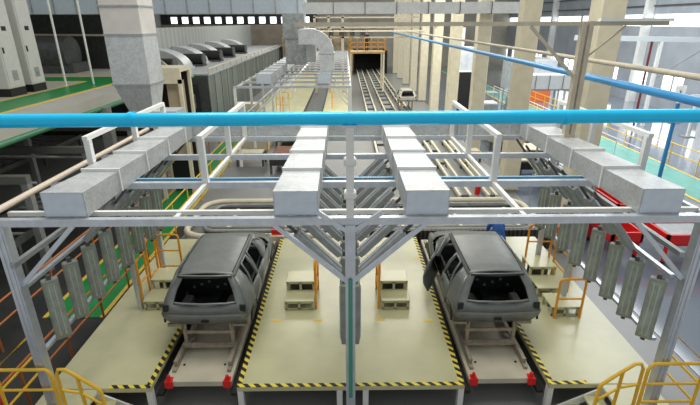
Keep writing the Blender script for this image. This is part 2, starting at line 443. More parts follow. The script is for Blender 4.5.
    MB().path([(-.74, 2.25, .55), (0, 2.3, .6), (.74, 2.25, .55)], .05, 8).build('dashboard_beam', DKGREY, t)
    for k in range(7):
        MB().box(-.5+k*.16, -.45+k*.16, .9, .92, .30+.07*(k % 3), .35+.07*(k % 3)).build('bulkhead_hole', MIDGREY, t)
    for s_ in (-1, 1):
        MB().box(s_*.34, s_*.52, .12, .5, .18, .42, .03).build('spare_bracket', DKGREY, t)
    return t
make_car(-2.66, 7.30, 1.13, 'bare dark grey hatchback body with all doors shut, on the left skid')
make_car(2.84, 7.30, 1.13, 'bare dark grey hatchback body with its left front door ajar', True)

# worker in blue ------------------------------------------------------------
def skin_mesh(name, verts, edges, radii, m, parent, sub=2):
    me = bpy.data.meshes.new(name); me.from_pydata(verts, edges, []); o = bpy.data.objects.new(name, me); COL.objects.link(o)
    sk = o.modifiers.new('skin', 'SKIN'); o.modifiers.new('sub', 'SUBSURF').levels = sub; o.modifiers['sub'].render_levels = sub
    for i, r in enumerate(radii):
        me.skin_vertices[0].data[i].radius = (r, r) if not isinstance(r, tuple) else r
    me.skin_vertices[0].data[0].use_root = True; me.materials.append(m); o.parent = parent
    sk.use_smooth_shade = True
    return o
wk = thing('person', 'person in blue work clothes bent low behind the right car', 'person', (4.02, 10.98, .6), None, R(178)); wk.scale = (.92, .92, .92)
skin_mesh('body', [(0, .12, .66), (0, 0, .80), (0, -.16, .90), (0, -.32, .93), (0, -.42, .90),
    (-.12, .10, .60), (-.15, -.22, .42), (-.14, .06, .07), (-.14, -.10, .045), (.12, .10, .60), (.15, -.22, .42), (.14, .06, .07), (.14, -.10, .045),
    (-.20, -.28, .88), (-.23, -.36, .62), (-.20, -.52, .46), (.20, -.28, .88), (.23, -.36, .62), (.20, -.52, .46)],
    [(0, 1), (1, 2), (2, 3), (3, 4), (0, 5), (5, 6), (6, 7), (7, 8), (0, 9), (9, 10), (10, 11), (11, 12), (3, 13), (13, 14), (14, 15), (3, 16), (16, 17), (17, 18)],
    [(.17, .12), (.17, .12), (.18, .12), (.15, .10), .06, .09, .07, .045, .04, .09, .07, .045, .04, .07, .05, .035, .07, .05, .035], CLOTHB, wk)
def hand(s_):
    mb_v = [(s_*.20, -.52, .46), (s_*.20, -.57, .40)]; ed = [(0, 1)]; rd = [.026, (.036, .016)]
    for k, l in enumerate((.065, .075, .07, .055)):
        x = s_*(.20+(-.030+.02*k)); b = len(mb_v); mb_v += [(x, -.59, .37), (x, -.60, .37-l*.5), (x, -.59, .37-l)]
        ed += [(1, b), (b, b+1), (b+1, b+2)]; rd += [.009, .009, .008]
    b = len(mb_v); mb_v += [(s_*.16, -.57, .41), (s_*.145, -.585, .36)]; ed += [(0, b), (b, b+1)]; rd += [.011, .009]
    return skin_mesh('hand', mb_v, ed, rd, SKIN, wk, 1)
hand(-1); hand(1)
def ellip(c, r, n=16, m=12, zmin=-2, zmax=2):
    mb = MB(); vs = []; fs = []
    for i in range(m+1):
        t = math.pi*i/m
        for j in range(n):
            a = 2*math.pi*j/n
            vs.append((c[0]+r[0]*math.sin(t)*math.cos(a), c[1]+r[1]*math.sin(t)*math.sin(a), c[2]+r[2]*max(zmin, min(zmax, math.cos(t)))))
    for i in range(m):
        for j in range(n): fs.append((i*n+j, (i+1)*n+j, (i+1)*n+(j+1) % n, i*n+(j+1) % n))
    mb.add(vs, fs, True); return mb
hd = ellip((0, -.37, 1.42), (.078, .098, .115))
for a in (ellip((0, -.468, 1.405), (.015, .025, .022), 8, 6), ellip((-.08, -.36, 1.415), (.015, .025, .035), 8, 6), ellip((.08, -.36, 1.415), (.015, .025, .035), 8, 6)):
    hd.add(a.v, a.f, True)
h_ = hd.build('head', SKIN, wk)
ey = MB()
for s_ in (-1, 1): e = ellip((s_*.03, -.458, 1.43), (.012, .008, .008), 8, 6); ey.add(e.v, e.f, True)
ey.build('eye', BLACK, h_)
MB().box(-.025, .025, -.468, -.455, 1.358, 1.366).build('mouth', REDD, h_)
ellip((0, -.35, 1.45), (.085, .10, .10), zmin=-.35).build('hair', HAIR, h_)
cp = ellip((0, -.35, 1.475), (.095, .112, .095), zmin=0); cp.prism([(-.08, -.44), (-.06, -.53), (.06, -.53), (.08, -.44)], 'z', 1.475, 1.485)
cp.build('cap', CLOTHB, h_)
h_.location = (0, -.13-.0, 0); h_.matrix_basis = Matrix.Translation((0, -.52, .93)) @ Matrix.Rotation(R(50), 4, 'X') @ Matrix.Translation((0, .37, -1.42))

# ================================================================ STEP STOOLS AND RAILS
def stool(x0, x1, y0, label, rail=None, steps=2, z0=.6, d=.42, hh=.24):
    t = thing('step_stool', label, 'steps', ((x0+x1)/2, y0, z0), 'two step stools on the deck'); off = ((x0+x1)/2, y0, z0)
    for k in range(steps):
        zt = z0+hh*(k+1); ya = y0+k*d
        MB().box(x0, x1, ya, ya+d+.06, zt-.035, zt, .01).build('tread', DECK, t, off=off)
        for x in (x0+.03, (x0+x1)/2, x1-.03):
            for yb in (ya+.02, ya+d-.04): MB().box(x-.025, x+.025, yb, yb+.05, z0, zt-.03).build('leg', DECK, t, off=off)
        for za, zb in ((zt-.075, zt-.03), (z0+.01, z0+.05)): MB().box(x0+.02, x1-.02, ya+.02, ya+.05, za, zb).build('front_bar', DECK, t, off=off)
        MB().box(x0+.06, x1-.06, ya+.30, ya+.32, z0+.05, zt-.08).build('riser', DKGREY, t, off=off)
    return t
stool(-1.37, -.72, 8.55, 'cream two step stool left of the centre post, beside the left car')
stool(.75, 1.38, 8.55, 'cream two step stool right of the centre post, beside the right car')
stool(-4.46, -3.86, 8.6, 'cream two step stool on the outer side of the left car', d=.5)
stool(4.36, 4.98, 8.25, 'single low cream stool at the outer side of the right car', steps=1, d=.5)
stool(4.36, 5.0, 9.0, 'cream two step stool behind the low stool by the right car', d=.55)

def rail_frame(x, y0, y1, z0, z1, label, mat_=ORANGE, group='orange stool handrails', axis='y', mids=2, r=.027):
    """closed hoop rail in a plane of constant x (axis y) or constant y (axis x)"""
    t = thing('handrail', label, 'railing', (x, y0, z0) if axis == 'y' else (y0, x, z0), group); off = tuple(t.location)
    P = (lambda a, z: (x, a, z)) if axis == 'y' else (lambda a, z: (a, x, z))
    c = .07
    MB().path([P(y0, z0), P(y0, z1-c), P(y0+c*.3, z1-c*.3), P(y0+c, z1), P(y1-c, z1), P(y1-c*.3, z1-c*.3), P(y1, z1-c), P(y1, z0)], r, 8).build('hoop', mat_, t, off=off)
    for k in range(mids):
        z = z0+(z1-z0)*(k+1)/(mids+1)
        MB().tube(P(y0, z), P(y1, z), r*.75, 8).build('mid_rail', mat_, t, off=off)
    return t
rail_frame(-.68, 8.62, 9.4, .6, 1.72, 'orange handrail on the stool left of the centre post')
rail_frame(.70, 8.62, 9.4, .6, 1.72, 'orange handrail on the stool right of the centre post')
rail_frame(-4.52, 8.75, 9.15, .6, 1.75, 'nearest orange handrail beside the left outer stool', mids=1)
rail_frame(-4.50, 9.25, 9.7, .6, 1.95, 'tall orange handrail behind the first one at the left outer stool')
rail_frame(9.85, -4.5, -3.98, .6, 1.85, 'orange handrail across the far end of the left outer stool', axis='x')
rail_frame(8.20, 4.42, 4.96, .6, 1.55, 'orange square hoop on the low stool at the right car', axis='x', mids=1)
rail_frame(5.06, 9.05, 9.9, .6, 1.95, 'tall orange handrail along the right outer stool')
rail_frame(10.05, 4.42, 5.0, .6, 1.95, 'orange handrail across the far end of the right outer stool', axis='x')

def corner_stair(s_, label):
    """landing at the platform corner, stairs going down inward, yellow rails"""
    t = thing('corner_stair', label, 'stairs', (s_*4.75, 5.9, 0), 'corner stairs'); off = tuple(t.location)
    MB().box(s_*5.2, s_*4.3, 5.70, 6.27, .54, .6, .01).build('landing', DECK, t, off=off)
    for k in range(2):
        a = 4.3-k*.33
        MB().box(s_*a, s_*(a-.31), 5.66, 6.22, .38-k*.2, .42-k*.2, .01).build('tread', DECK, t, off=off)
    for y in (5.70, 6.22):
        MB().bar((s_*4.32, y, .5), (s_*3.5, y, .06), .03, .14).build('stringer', WHITE, t, off=off)
    for x in (5.15, 4.35):
        for y in (5.72, 6.2): MB().box(s_*x-.03, s_*x+.03, y, y+.05, 0, .54).build('leg', WHITE, t, off=off)
    r = .026; XR = 5.22 if s_ < 0 else 5.24
    if s_ > 0: t.location = (4.87, 5.9, 0)
    def p(mb, n='rail'): mb.build(n, AMBER, t, off=off)
    p(MB().path([(s_*XR, 5.47, 0), (s_*XR, 5.47, 1.73), (s_*XR, 6.25, 1.73), (s_*XR, 6.25, .6)], r, 8), 'side_rail')
    for z in (1.0, 1.35): p(MB().tube((s_*XR, 5.47, z), (s_*XR, 6.25, z), r*.8, 8), 'mid_rail')
    p(MB().path([(s_*XR, 5.47, 1.73), (s_*4.47, 5.47, 1.73), (s_*4.42, 5.47, 1.68), (s_*4.40, 5.47, 1.62), (s_*4.40, 5.47, 0)], r, 8), 'front_rail')
    for z in (1.0, 1.35): p(MB().tube((s_*XR, 5.47, z), (s_*4.4, 5.47, z), r*.8, 8), 'mid_rail')
    p(MB().path([(s_*4.32, 5.47, 0), (s_*4.32, 5.47, 1.64), (s_*4.28, 5.47, 1.73), (s_*4.18, 5.47, 1.73), (s_*4.05, 5.47, 1.62), (s_*3.76, 5.47, 1.36), (s_*3.73, 5.47, 1.30), (s_*3.68, 5.47, 0)], r, 8), 'stair_rail')
    p(MB().tube((s_*4.03, 5.47, 1.60), (s_*4.0, 5.47, .4), r, 8), 'baluster')
    p(MB().path([(s_*4.32, 5.47, 1.35), (s_*4.02, 5.47, 1.28), (s_*3.72, 5.47, 1.02)], r*.8, 8), 'mid_rail')
    return t
corner_stair(-1, 'yellow railed stair at the near left corner of the deck')
corner_stair(1, 'yellow railed stair at the near right corner of the deck')

# ================================================================ BOOTH FRAME
ZB = 4.05
def beam(name, a, b, w, h, m, label, cat='beam', group=None):
    return lone(MB().bar(a, b, w, h), name, m, label, cat, group)
for y, n in ((5.6, 'nearest'), (7.07, 'second'), (8.72, 'third'), (10.22, 'farthest')):
    mb = MB().bar((-4.75, y, ZB), (4.95, y, ZB), .09, .1)
    mb.bar((-4.75, y-.046, ZB), (4.95, y-.046, ZB), .004, .03)
    lone(mb, 'cross_beam', ALU, 'grey aluminium cross beam carrying the ducts, %s of the four' % n, 'beam', 'booth cross beams')
beam('cross_tube', (-4.6, 5.83, ZB+.03), (4.85, 5.83, ZB+.03), .06, .06, WHITE, 'thin white tube running just behind the nearest cross beam')
beam('cross_tube', (-4.6, 7.25, ZB+.03), (4.85, 7.25, ZB+.03), .05, .05, mat('pale blue tube', (.20, .42, .60), .4), 'thin blue tube behind the second cross beam', 'pipe')
lone(MB().tube((-4.6, 5.5, 4.2), (-4.6, 10.6, 4.2), .045, 10), 'pipe', mat('pale tan pipe', (.68, .58, .46), .4), 'pale tan pipe running outside the leftmost duct', 'pipe')
lone(MB().tube((-4.74, 7.0, 4.13), (-4.74, 9.6, 4.13), .03, 10), 'pipe', REDD, 'thin red pipe beside the pale tan pipe', 'pipe')
for x, l in ((-2.27, 'left of the middle ducts'), (2.39, 'right of the middle ducts'), (4.85, 'at the right end of the booth')):
    beam('length_beam', (x, 5.65, ZB+.01), (x, 10.2, ZB+.01), .06, .06, WHITE if abs(x) < 3 else ALU, 'pale beam running lengthwise '+l)

def frame_post(x, y, z0, z1, label, w=.14):
    t = thing('frame_post', label, 'post', (x, y, z0), 'booth frame posts'); off = (x, y, z0)
    mb = MB().box(x-w/2, x+w/2, y-w/2, y+w/2, z0, z1)
    for a in (-.032, .032): mb.box(x+a-.012, x+a+.012, y-w/2-.012, y-w/2, z0, z1)
    mb.build('column', ALU, t, off=off)
    MB().box(x-w, x+w, y-w, y+w, z0, z0+.02).build('base_plate', STEEL, t, off=off)
    return t
frame_post(-4.58, 5.6, 0, 4.0, 'near left corner post of the booth, behind the yellow stair rail')
frame_post(4.80, 5.6, 0, 4.0, 'near right corner post of the booth')
pc = frame_post(.05, 5.6, 0, 4.0, 'tall centre post in front of the cream deck')
offc = (.05, 5.6, 0)
MB().box(.02, .08, 5.505, 5.52, 1.1, 3.2).build('green_strip', mat('green plastic strip', (.06, .30, .20), .2), pc, off=offc)
for x, sd in ((-4.58, 'left'), (.05, 'centre'), (4.80, 'right')):
    for y, n in ((8.72, 'third'), (10.22, 'farthest')):
        if sd == 'centre' and y > 10: pass
        frame_post(x, y, .6 if sd == 'centre' else 0, 4.0, 'booth post in the %s row under the %s cross beam' % (sd, n), .10)
# white mast above the centre post
t = thing('pipe_mast', 'white mast with collars on the centre post holding the blue pipe', 'post', (.05, 5.6, 4.1)); off = tuple(t.location)
MB().box(0, .10, 5.55, 5.65, 4.1, 5.31).build('column', WHITE, t, off=off)
for z in (4.42, 4.86): MB().box(-.03, .13, 5.52, 5.68, z-.05, z+.05, .02).build('collar', WHITE, t, off=off)
MB().box(-.04, .14, 5.54, 5.66, 5.30, 5.33).build('saddle', ALU, t, off=off)
t = thing('blue_pipe', 'thick bright blue pipe crossing the whole view', 'pipe', (0, 5.6, 5.37)); off = tuple(t.location)
MB().tube((-8, 5.6, 5.385), (8, 5.6, 5.425), .084, 20).build('pipe_run', CYAN, t, off=off)
for x in (-2.6, .05, 2.7, 4.78): MB().tube((x-.03, 5.6, 5.405), (x+.03, 5.6, 5.405), .091, 20).build('clamp', CYAN, t, off=off)
lone(MB().tube((4.85, 5.72, 5.46), (4.85, 60, 5.5), .065, 14), 'blue_pipe', BLUE, 'duller blue pipe running away along the columns', 'pipe')
lone(MB().tube((4.76, 6.6, 4.1), (4.76, 6.6, 5.40), .028, 10), 'blue_pipe', BLUE, 'thin upright blue pipe beside the rightmost duct', 'pipe')
lone(MB().tube((5.5, 6.4, 5.68), (5.5, 48, 5.70), .05, 12), 'pipe', TAN, 'long tan pipe running away above the blue one', 'pipe')
# portals on the beams
for x, l in ((-4.03, 'beside the leftmost duct'), (-2.27, 'left of the middle ducts'), (2.39, 'right of the middle ducts'), (4.76, 'beside the rightmost duct')):
    t = thing('pipe_portal', 'white post and rail portal '+l, 'frame', (x, 7.07, 4.1), 'white portals on the booth'); off = tuple(t.location)
    for y in (7.07, 8.72, 10.22): MB().box(x-.045, x+.045, y-.045, y+.045, 4.1, 4.82).build('post', WHITE, t, off=off)
    MB().box(x-.04, x+.04, 7.0, 10.27, 4.80, 4.87).build('top_rail', WHITE, t, off=off)

# ducts -----------------------------------------------------------------------
def duct(x0, x1, y0, y1, z0, z1, label, step=1.02, fl=True, m=None, group='long booth ducts', flm=None):
    t = thing('air_duct', label, 'duct', ((x0+x1)/2, y0, z0), group); off = tuple(t.location)
    y = y0; k = 0
    body = MB()
    while y < y1-.05:
        e = min(y+step, y1); i = .0 if k == 0 else .0
        # each section is slightly necked behind its flange
        a = .02
        vs = [(x0, y, z0), (x1, y, z0), (x1, y, z1), (x0, y, z1), (x0+a, e, z0), (x1-a, e, z0), (x1-a, e, z1-.035), (x0+a, e, z1-.035)]
        body.add(vs, [(0, 1, 2, 3), (7, 6, 5, 4), (0, 4, 5, 1), (1, 5, 6, 2), (2, 6, 7, 3), (3, 7, 4, 0)])
        if k and fl: MB().box(x0-.006, x1+.006, y-.015, y+.015, z0-.0, z1+.012).build('flange', flm or FLANGE, t, off=off)
        y = e; k += 1
    body.build('duct_run', m or GALV, t, off=off)
    MB().box(x0+.015, x1-.015, y0-.008, y0, z0+.015, z1-.015).build('end_cap', mat('pale blue end cap', (.62, .69, .76), .4, .2, .06, 9), t, off=off)
    return t
duct(-3.98, -3.42, 5.64, 10.2, 4.105, 4.45, 'leftmost grey rectangular duct resting on the booth beams')
duct(-.96, -.37, 5.64, 10.2, 4.105, 4.45, 'grey rectangular duct just left of the white mast')
duct(.78, 1.36, 5.64, 10.2, 4.105, 4.45, 'grey rectangular duct just right of the white mast')
duct(3.90, 4.46, 5.64, 10.2, 4.105, 4.45, 'rightmost grey rectangular duct resting on the booth beams')
# transverse header behind
t = thing('header_duct', 'wide grey cross duct that all four booth ducts run into', 'duct', (0, 10.3, 4.1)); off = tuple(t.location)
MB().box(-4.1, 4.95, 10.3, 11.0, 4.1, 4.5).build('duct_run', GALV, t, off=off)
for k in range(7): MB().box(-3.2+k*1.15, -3.16+k*1.15, 10.28, 11.02, 4.09, 4.51).build('flange', ALU, t, off=off)
# drop duct at the left
t = thing('drop_duct', 'tall square grey duct coming down behind the leftmost booth duct', 'duct', (-4.95, 11.4, 4.4)); off = tuple(t.location)
def frus(cx, cy, z0, a0, z1, a1, shift=0):
    vs = []
    for z, a, s_ in ((z0, a0, shift), (z1, a1, 0)):
        for i, j in ((-1, -1), (1, -1), (1, 1), (-1, 1)): vs.append((cx+s_+i*a, cy+j*a, z))
    return MB().add(vs, [(0, 1, 2, 3), (7, 6, 5, 4), (0, 4, 5, 1), (1, 5, 6, 2), (2, 6, 7, 3), (3, 7, 4, 0)])
DC = mat('warm galvanised duct', (.60, .57, .53), .5, .25, .08, 3)
frus(-5.0, 11.5, 4.45, .27, 5.15, .43, .06).build('transition', GALV, t, off=off)
frus(-5.0, 11.5, 5.15, .43, 6.25, .43).build('lower_duct', GALV, t, off=off)
frus(-5.0, 11.5, 6.25, .43, 9, .43).build('upper_duct', DC, t, off=off)
for z in (5.15, 6.25, 6.85, 7.5): MB().box(-5.45, -4.55, 11.05, 11.95, z-.018, z+.018).build('flange', STEEL, t, off=off)
MB().box(-5.25, -4.1, 11.2, 11.8, 4.1, 4.5).build('outlet_box', GALV, t, off=off)

# upper tan frame at the right
t = thing('pole_frame', 'tan steel goalpost frame standing over the right side of the booth', 'frame', (4.3, 8.72, 4.1)); off = tuple(t.location)
for x in (4.24, 4.36): MB().box(x-.04, x+.04, 8.66, 8.78, 4.1, 6.5).build('post', TAN, t, off=off)
MB().bar((-.9, 8.72, 6.46), (5.75, 8.72, 6.46), .06, .07).build('top_beam', TAN, t, off=off)
MB().bar((4.5, 8.70, 6.52), (5.8, 8.70, 6.52), .1, .05).build('end_plate', WHITE, t, off=off)
MB().bar((4.2, 8.72, 5.55), (3.3, 8.72, 6.42), .05, .05).build('brace', TAN, t, off=off)
MB().bar((4.4, 8.72, 5.9), (5.0, 8.72, 6.42), .03, .03).build('brace', TAN, t, off=off)

# ---------------------------------------------------------------- lamps
def lamp_panel(loc, label, h=1.06, w=.22, d=.11, tilt=None, group='upright lamp panels', face=1):
    """upright box lamp: local +x faces the car"""
    t = thing('inspection_lamp', label, 'lamp', loc, group); f = face
    MB().box(-d/2, d/2, -w/2, w/2, -h/2, h/2, .012).build('housing', LAMPH, t)
    MB().box(f*d/2, f*(d/2+.008), -w/2+.035, w/2-.035, -h/2+.05, h/2-.05).build('glass', GLASS, t)
    tb = MB()
    for a in (-.035, .035): tb.tube((f*(d/2+.012), a, -h/2+.08), (f*(d/2+.012), a, h/2-.08), .012, 6)
    tb.build('tube', ALU, t)
    MB().box(-.03, .03, -.03, .03, h/2, h/2+.07).build('bracket', DKGREY, t)
    MB().box(-.03, .03, -.03, .03, -h/2-.05, -h/2).build('bracket', DKGREY, t)
    return t
lampL = [5.98, 6.52, 7.08, 7.66, 8.26, 8.86, 9.46, 10.02]
protoL = protoR = None
for i, y in enumerate(lampL):
    lab = 'upright lamp panel on the left outer rail, %s from the front' % ORD[i]
    if i == 0: protoL = lamp_panel((-4.42, y, 2.45), lab, group='left outer lamp panels'); protoL.rotation_euler = (0, R(3), R(-52))
    else: clone(protoL, (-4.42, y, 2.45), lab)
    lab = 'upright lamp panel on the right outer rail, %s from the front' % ORD[i]
    if i == 0: protoR = lamp_panel((4.56, y-.18, 2.49), lab, group='right outer lamp panels', face=-1); protoR.rotation_euler = (0, R(-3), R(52))
    else: clone(protoR, (4.56, y-.18, 2.49), lab)
for i in range(8):
    y = 5.98+i*.57
    for s_ in (-1, 1):
        sd = 'left' if s_ < 0 else 'right'
        o = clone(protoL if s_ > 0 else protoR, (.05+s_*.085, y, 2.50 if i else 2.34), 'upright lamp panel on the %s face of the centre row, %s from the front' % (sd, ORD[i]), group='centre row lamp panels')
        o.rotation_euler = (0, 0, 0)
for x, z, sd in ((-4.56, 3.02, 'upper left'), (-4.56, 1.92, 'lower left'), (4.66, 3.1, 'upper right'), (4.66, 2.0, 'lower right'), (.05, 3.04, 'upper centre'), (.05, 1.98, 'lower centre')):
    lone(MB().bar((x, 5.7, z), (x, 10.15, z), .07, .05), 'lamp_rail', ALU, '%s rail carrying the upright lamp panels' % sd, 'rail', 'lamp rails')
lone(MB().bar((-4.5, 5.5, 3.45), (-4.5, 10.3, 3.45), .07, .07), 'cable_tray', STEEL, 'grey cable tray above the left lamp rail', 'tray')
lone(MB().bar((4.55, 5.5, 3.55), (4.55, 10.3, 3.55), .07, .07), 'cable_tray', STEEL, 'grey cable tray above the right lamp rail', 'tray')
# tilted lamps + braces
def tilt_lamp(x0, z0, x1, z1, y, label, group):
    a = Vector((x0, 0, z0)); b = Vector((x1, 0, z1)); c = (a+b)/2; L = (b-a).length; ang = math.atan2(x1-x0, z1-z0)
    t = thing('slanted_lamp', label, 'lamp', (c.x, y, c.z), group); t.rotation_euler = (0, ang, 0)
    MB().box(-.05, .05, -.11, .11, -L/2, L/2, .012).build('housing', STEEL, t)
    f = 1 if (c.x > 0) == (abs(x0) > 2) else 1
    sgn = -1 if (ang > 0) else 1
    MB().box(-sgn*.05, -sgn*.058, -.085, .085, -L/2+.05, L/2-.05).build('glass', GLASS, t)
    MB().box(sgn*.05, sgn*.07, -.02, .02, -L/2+.03, L/2-.03).build('spine', ALU, t)
    MB().box(-.02, .02, -.02, .02, L/2, L/2+.40).build('hanger', DKGREY, t)
    return t
sets = [(-.10, 3.08, -.72, 3.72, 'inner left'), (.20, 3.08, .82, 3.72, 'inner right'), (-4.38, 3.10, -3.80, 3.74, 'outer left'), (4.50, 3.16, 4.0, 3.78, 'outer right')]
for (x0, z0, x1, z1, nm) in sets:
    first = None
    for i in range(2 if nm == 'outer left' else (1 if nm == 'outer right' else 0), 8):
        y = 5.95+.56*i
        lab = 'slanted lamp box in the %s row under the ducts, %s from the front' % (nm, ORD[i])
        if first is None: first = tilt_lamp(x0, z0, x1, z1, y, lab, nm+' slanted lamps')
        else: clone(first, (first.location.x, y, first.location.z), lab)
for a, b, nm in (((-.97, 5.6, 4.0), (.0, 5.6, 3.12), 'left of the centre post'), ((1.06, 5.6, 4.0), (.10, 5.6, 3.12), 'right of the centre post'),
                 ((-3.62, 5.6, 4.0), (-4.52, 5.6, 3.1), 'at the left corner post'), ((3.88, 5.6, 4.0), (4.72, 5.6, 3.12), 'at the right corner post')):
    lone(MB().bar(a, b, .05, .06), 'corner_brace', ALU, 'diagonal brace under the nearest beam '+nm, 'brace', 'diagonal braces')
# small brackets where the centre post meets the beam
for s_ in (-1, 1):
    lone(MB().bar((.05+s_*.05, 5.56, 3.92), (.05+s_*.42, 5.56, 4.18), .05, .06), 'bracket_arm', ALU, 'short slanted bracket %s of the centre post head' % ('left' if s_ < 0 else 'right'), 'bracket')
# ================================================================ LEFT AISLE
def long_rail(x, y0, y1, z0, m, label, n, zs=(1.05, .6), r=.025, posts=True):
    t = thing('aisle_railing', label, 'railing', (x, y0, z0), 'aisle railings'); off = tuple(t.location)
    for z in zs: MB().tube((x, y0, z0+z), (x, y1, z0+z), r, 8).build('rail', m, t, off=off)
    for k in range(n):
        y = y0+(y1-y0)*k/(n-1); MB().tube((x, y, z0), (x, y, z0+zs[0]), r, 8).build('post', m, t, off=off)
    return t
long_rail(-5.6, 5.0, 11.6, 0, RUST, 'rust orange railing beside the left edge of the deck', 6)
long_rail(-5.66, 12.4, 27.6, 0, AMBER, 'yellow railing along the right edge of the green walkway', 11)
long_rail(-7.3, 8, 30, 0, RUST, 'dull orange railing on the far side of the green walkway', 12)
long_rail(15.6, 10, 42, .03, AMBER, 'yellow railing along the teal walkway at the right', 18)
long_rail(13.3, 20, 42, .03, WHITE, 'white railing on the inner side of the teal walkway', 12, (1.1,))
lone(MB().box(-6.0, -5.28, 5.0, 5.6, 0, 1.15, .03), 'red_cabinet', REDD, 'dark red box cut by the lower left picture edge', 'cabinet')

# under-mezzanine machinery
def roller_bed(x0, x1, y0, y1, z, label):
    t = thing('roller_conveyor', label, 'conveyor', ((x0+x1)/2, y0, 0), 'dark conveyors under the mezzanine'); off = tuple(t.location)
    for x in (x0, x1): MB().box(x-.05, x+.05, y0, y1, z-.18, z).build('side_beam', DKGREY, t, off=off)
    n = max(4, min(24, int((y1-y0)/.45)))
    for k in range(n):
        y = y0+.2+(y1-y0-.4)*k/(n-1); MB().tube((x0, y, z-.06), (x1, y, z-.06), .05, 8).build('roller', MIDGREY, t, off=off)
    for x in (x0, x1):
        for y in (y0+.2, (y0+y1)/2, y1-.2): MB().box(x-.05, x+.05, y-.05, y+.05, 0, z-.18).build('leg', DKGREY, t, off=off)
    return t
roller_bed(-10.2, -8.7, 7, 15, 1.2, 'dark roller conveyor along the left aisle, nearest to the walkway')
roller_bed(-14.7, -12.8, 8, 22, 1.5, 'dark roller conveyor far under the mezzanine')
for k, (y, zt) in enumerate(((8.5, 2.6), (11.5, 2.6), (14.5, 2.6), (17.8, 2.6))):
    t = thing('support_gantry', 'dark grey steel gantry under the mezzanine, %s from the front' % ORD[k], 'frame', (-10, y, 0), 'mezzanine gantries'); off = tuple(t.location)
    for x in (-12.5, -8.4): MB().box(x-.09, x+.09, y-.09, y+.09, 0, zt+.9 if x < -9 else zt).build('post', MIDGREY, t, off=off)
    MB().box(-12.5, -8.3, y-.1, y+.1, zt, zt+.2).build('cross_beam', mat('grey beige beam', (.14, .14, .12), .5), t, off=off)
for k in range(3):
    lone(MB().tube((-12, 8+k*2.6, 2.9), (-8.6, 9.6+k*2.6, 2.35), .05, 8), 'pipe', MIDGREY, 'slanting grey pipe under the mezzanine, %s from the front' % ORD[k], 'pipe', 'slanting pipes')
# mezzanine column + cream wall piece near the drop duct
lone(MB().box(-9.1, -8.75, 17.0, 17.35, 0, 3.6), 'steel_column', MIDGREY, 'grey column under the mezzanine edge by the drop duct', 'column')
t = thing('machine_booth', 'cream box shaped booth with a dark opening right of the drop duct', 'booth', (-6.4, 17, 0)); off = tuple(t.location)
bk = MB().box(-7.2, -5.9, 17, 18.2, 4.85, 5.0); bk.box(-7.2, -5.9, 17, 17.1, 4.45, 4.85)
for x in (-7.1, -5.96): bk.box(x-.06, x+.06, 17, 17.12, 0, 4.6); bk.box(x-.06, x+.06, 18.05, 18.2, 0, 4.85)
bk.box(-7.2, -7.1, 17.1, 18.2, 1.6, 4.85)
bk.build('frame', CREAM, t, off=off)
MB().box(-6.55, -6.1, 17.3, 17.9, 1.6, 4.5).build('inner_panel', mat('beige machine panel', (.45, .37, .25), .6), t, off=off)
MB().box(-7.05, -6.0, 18.0, 18.05, 0, 4.8).build('back_panel', BLACK, t, off=off)

# control cabinets
def cabinet(x0, x1, y0, y1, z0, z1, label, vent=True):
    t = thing('control_cabinet', label, 'cabinet', ((x0+x1)/2, y0, z0), 'white control cabinets'); off = tuple(t.location)
    MB().box(x0, x1, y0, y1, z0+.28, z1, .02).build('body', CAB, t, off=off)
    MB().box(x0+.05, x1, y0+.02, y1-.02, z0, z0+.28).build('plinth', BLACK, t, off=off)
    dr = MB().box(x1, x1+.02, y0+.06, y1-.06, z0+.34, z1-.08, .005).build('door', CAB, t, off=off)
    v = MB()
    yc = (y0+y1)/2
    for k in range(8): v.box(x1+.02, x1+.03, yc-.14, yc+.14, z0+.55+k*.045, z0+.58+k*.045)
    v.build('vent_grille', MIDGREY, dr, off=off)
    MB().box(x1+.02, x1+.05, y0+.12, y0+.17, z0+1.5, z0+1.7).build('handle', BLACK, dr, off=off)
    MB().box(x1+.02, x1+.026, yc-.12, yc+.12, z0+2.25, z0+2.4).build('display', BLACK, dr, off=off)
    return t
cabinet(-13.6, -12.1, 17.05, 17.95, 4.0, 7.6, 'white control cabinet on the mezzanine at the left picture edge')
cabinet(-13.4, -12.1, 18.35, 19.2, 4.0, 7.6, 'white control cabinet behind the first one on the mezzanine')
cabinet(-15.4, -13.7, 15.2, 16.9, 4.0, 7.6, 'white control cabinet nearest the camera on the mezzanine')
for i, (x, y) in enumerate(((-11.9, 20.2), (-11.1, 20.9))):
    lone(MB().tube((x, y, 4.0), (x, y, 9), .045, 8), 'stand_pipe', WHITE, 'thin white upright pipe on the mezzanine walkway, %s one' % ('left' if i == 0 else 'right'), 'pipe', 'mezzanine stand pipes')
# dark recess contents
t = thing('ladder_stand', 'pale steel frame with a slanting ladder in the dark recess', 'frame', (-12, 27, 4)); off = tuple(t.location)
MB().bar((-17.5, 27.3, 5.9), (-12.6, 27.3, 5.85), .1, .1).build('top_rail', TAN, t, off=off)
MB().bar((-12.6, 27.3, 5.85), (-10.4, 27.3, 4.0), .12, .12).build('stringer', TAN, t, off=off)
MB().bar((-12.2, 27.5, 5.85), (-10.0, 27.5, 4.0), .12, .12).build('stringer', TAN, t, off=off)
rg = MB()
for k in range(7): q = k/7; rg.bar((-12.6+2.2*q, 27.3, 5.85-1.85*q), (-12.2+2.2*q, 27.5, 5.85-1.85*q), .04, .04)
rg.build('rungs', TAN, t, off=off)
t = thing('recess_tank', 'dark grey rounded machine hood in the recess', 'machine', (-16, 26.4, 4)); off = tuple(t.location)
MB().tube((-16.4, 26, 5.0), (-14.6, 26, 5.0), .85, 24).build('drum', DKGREY, t, off=off)
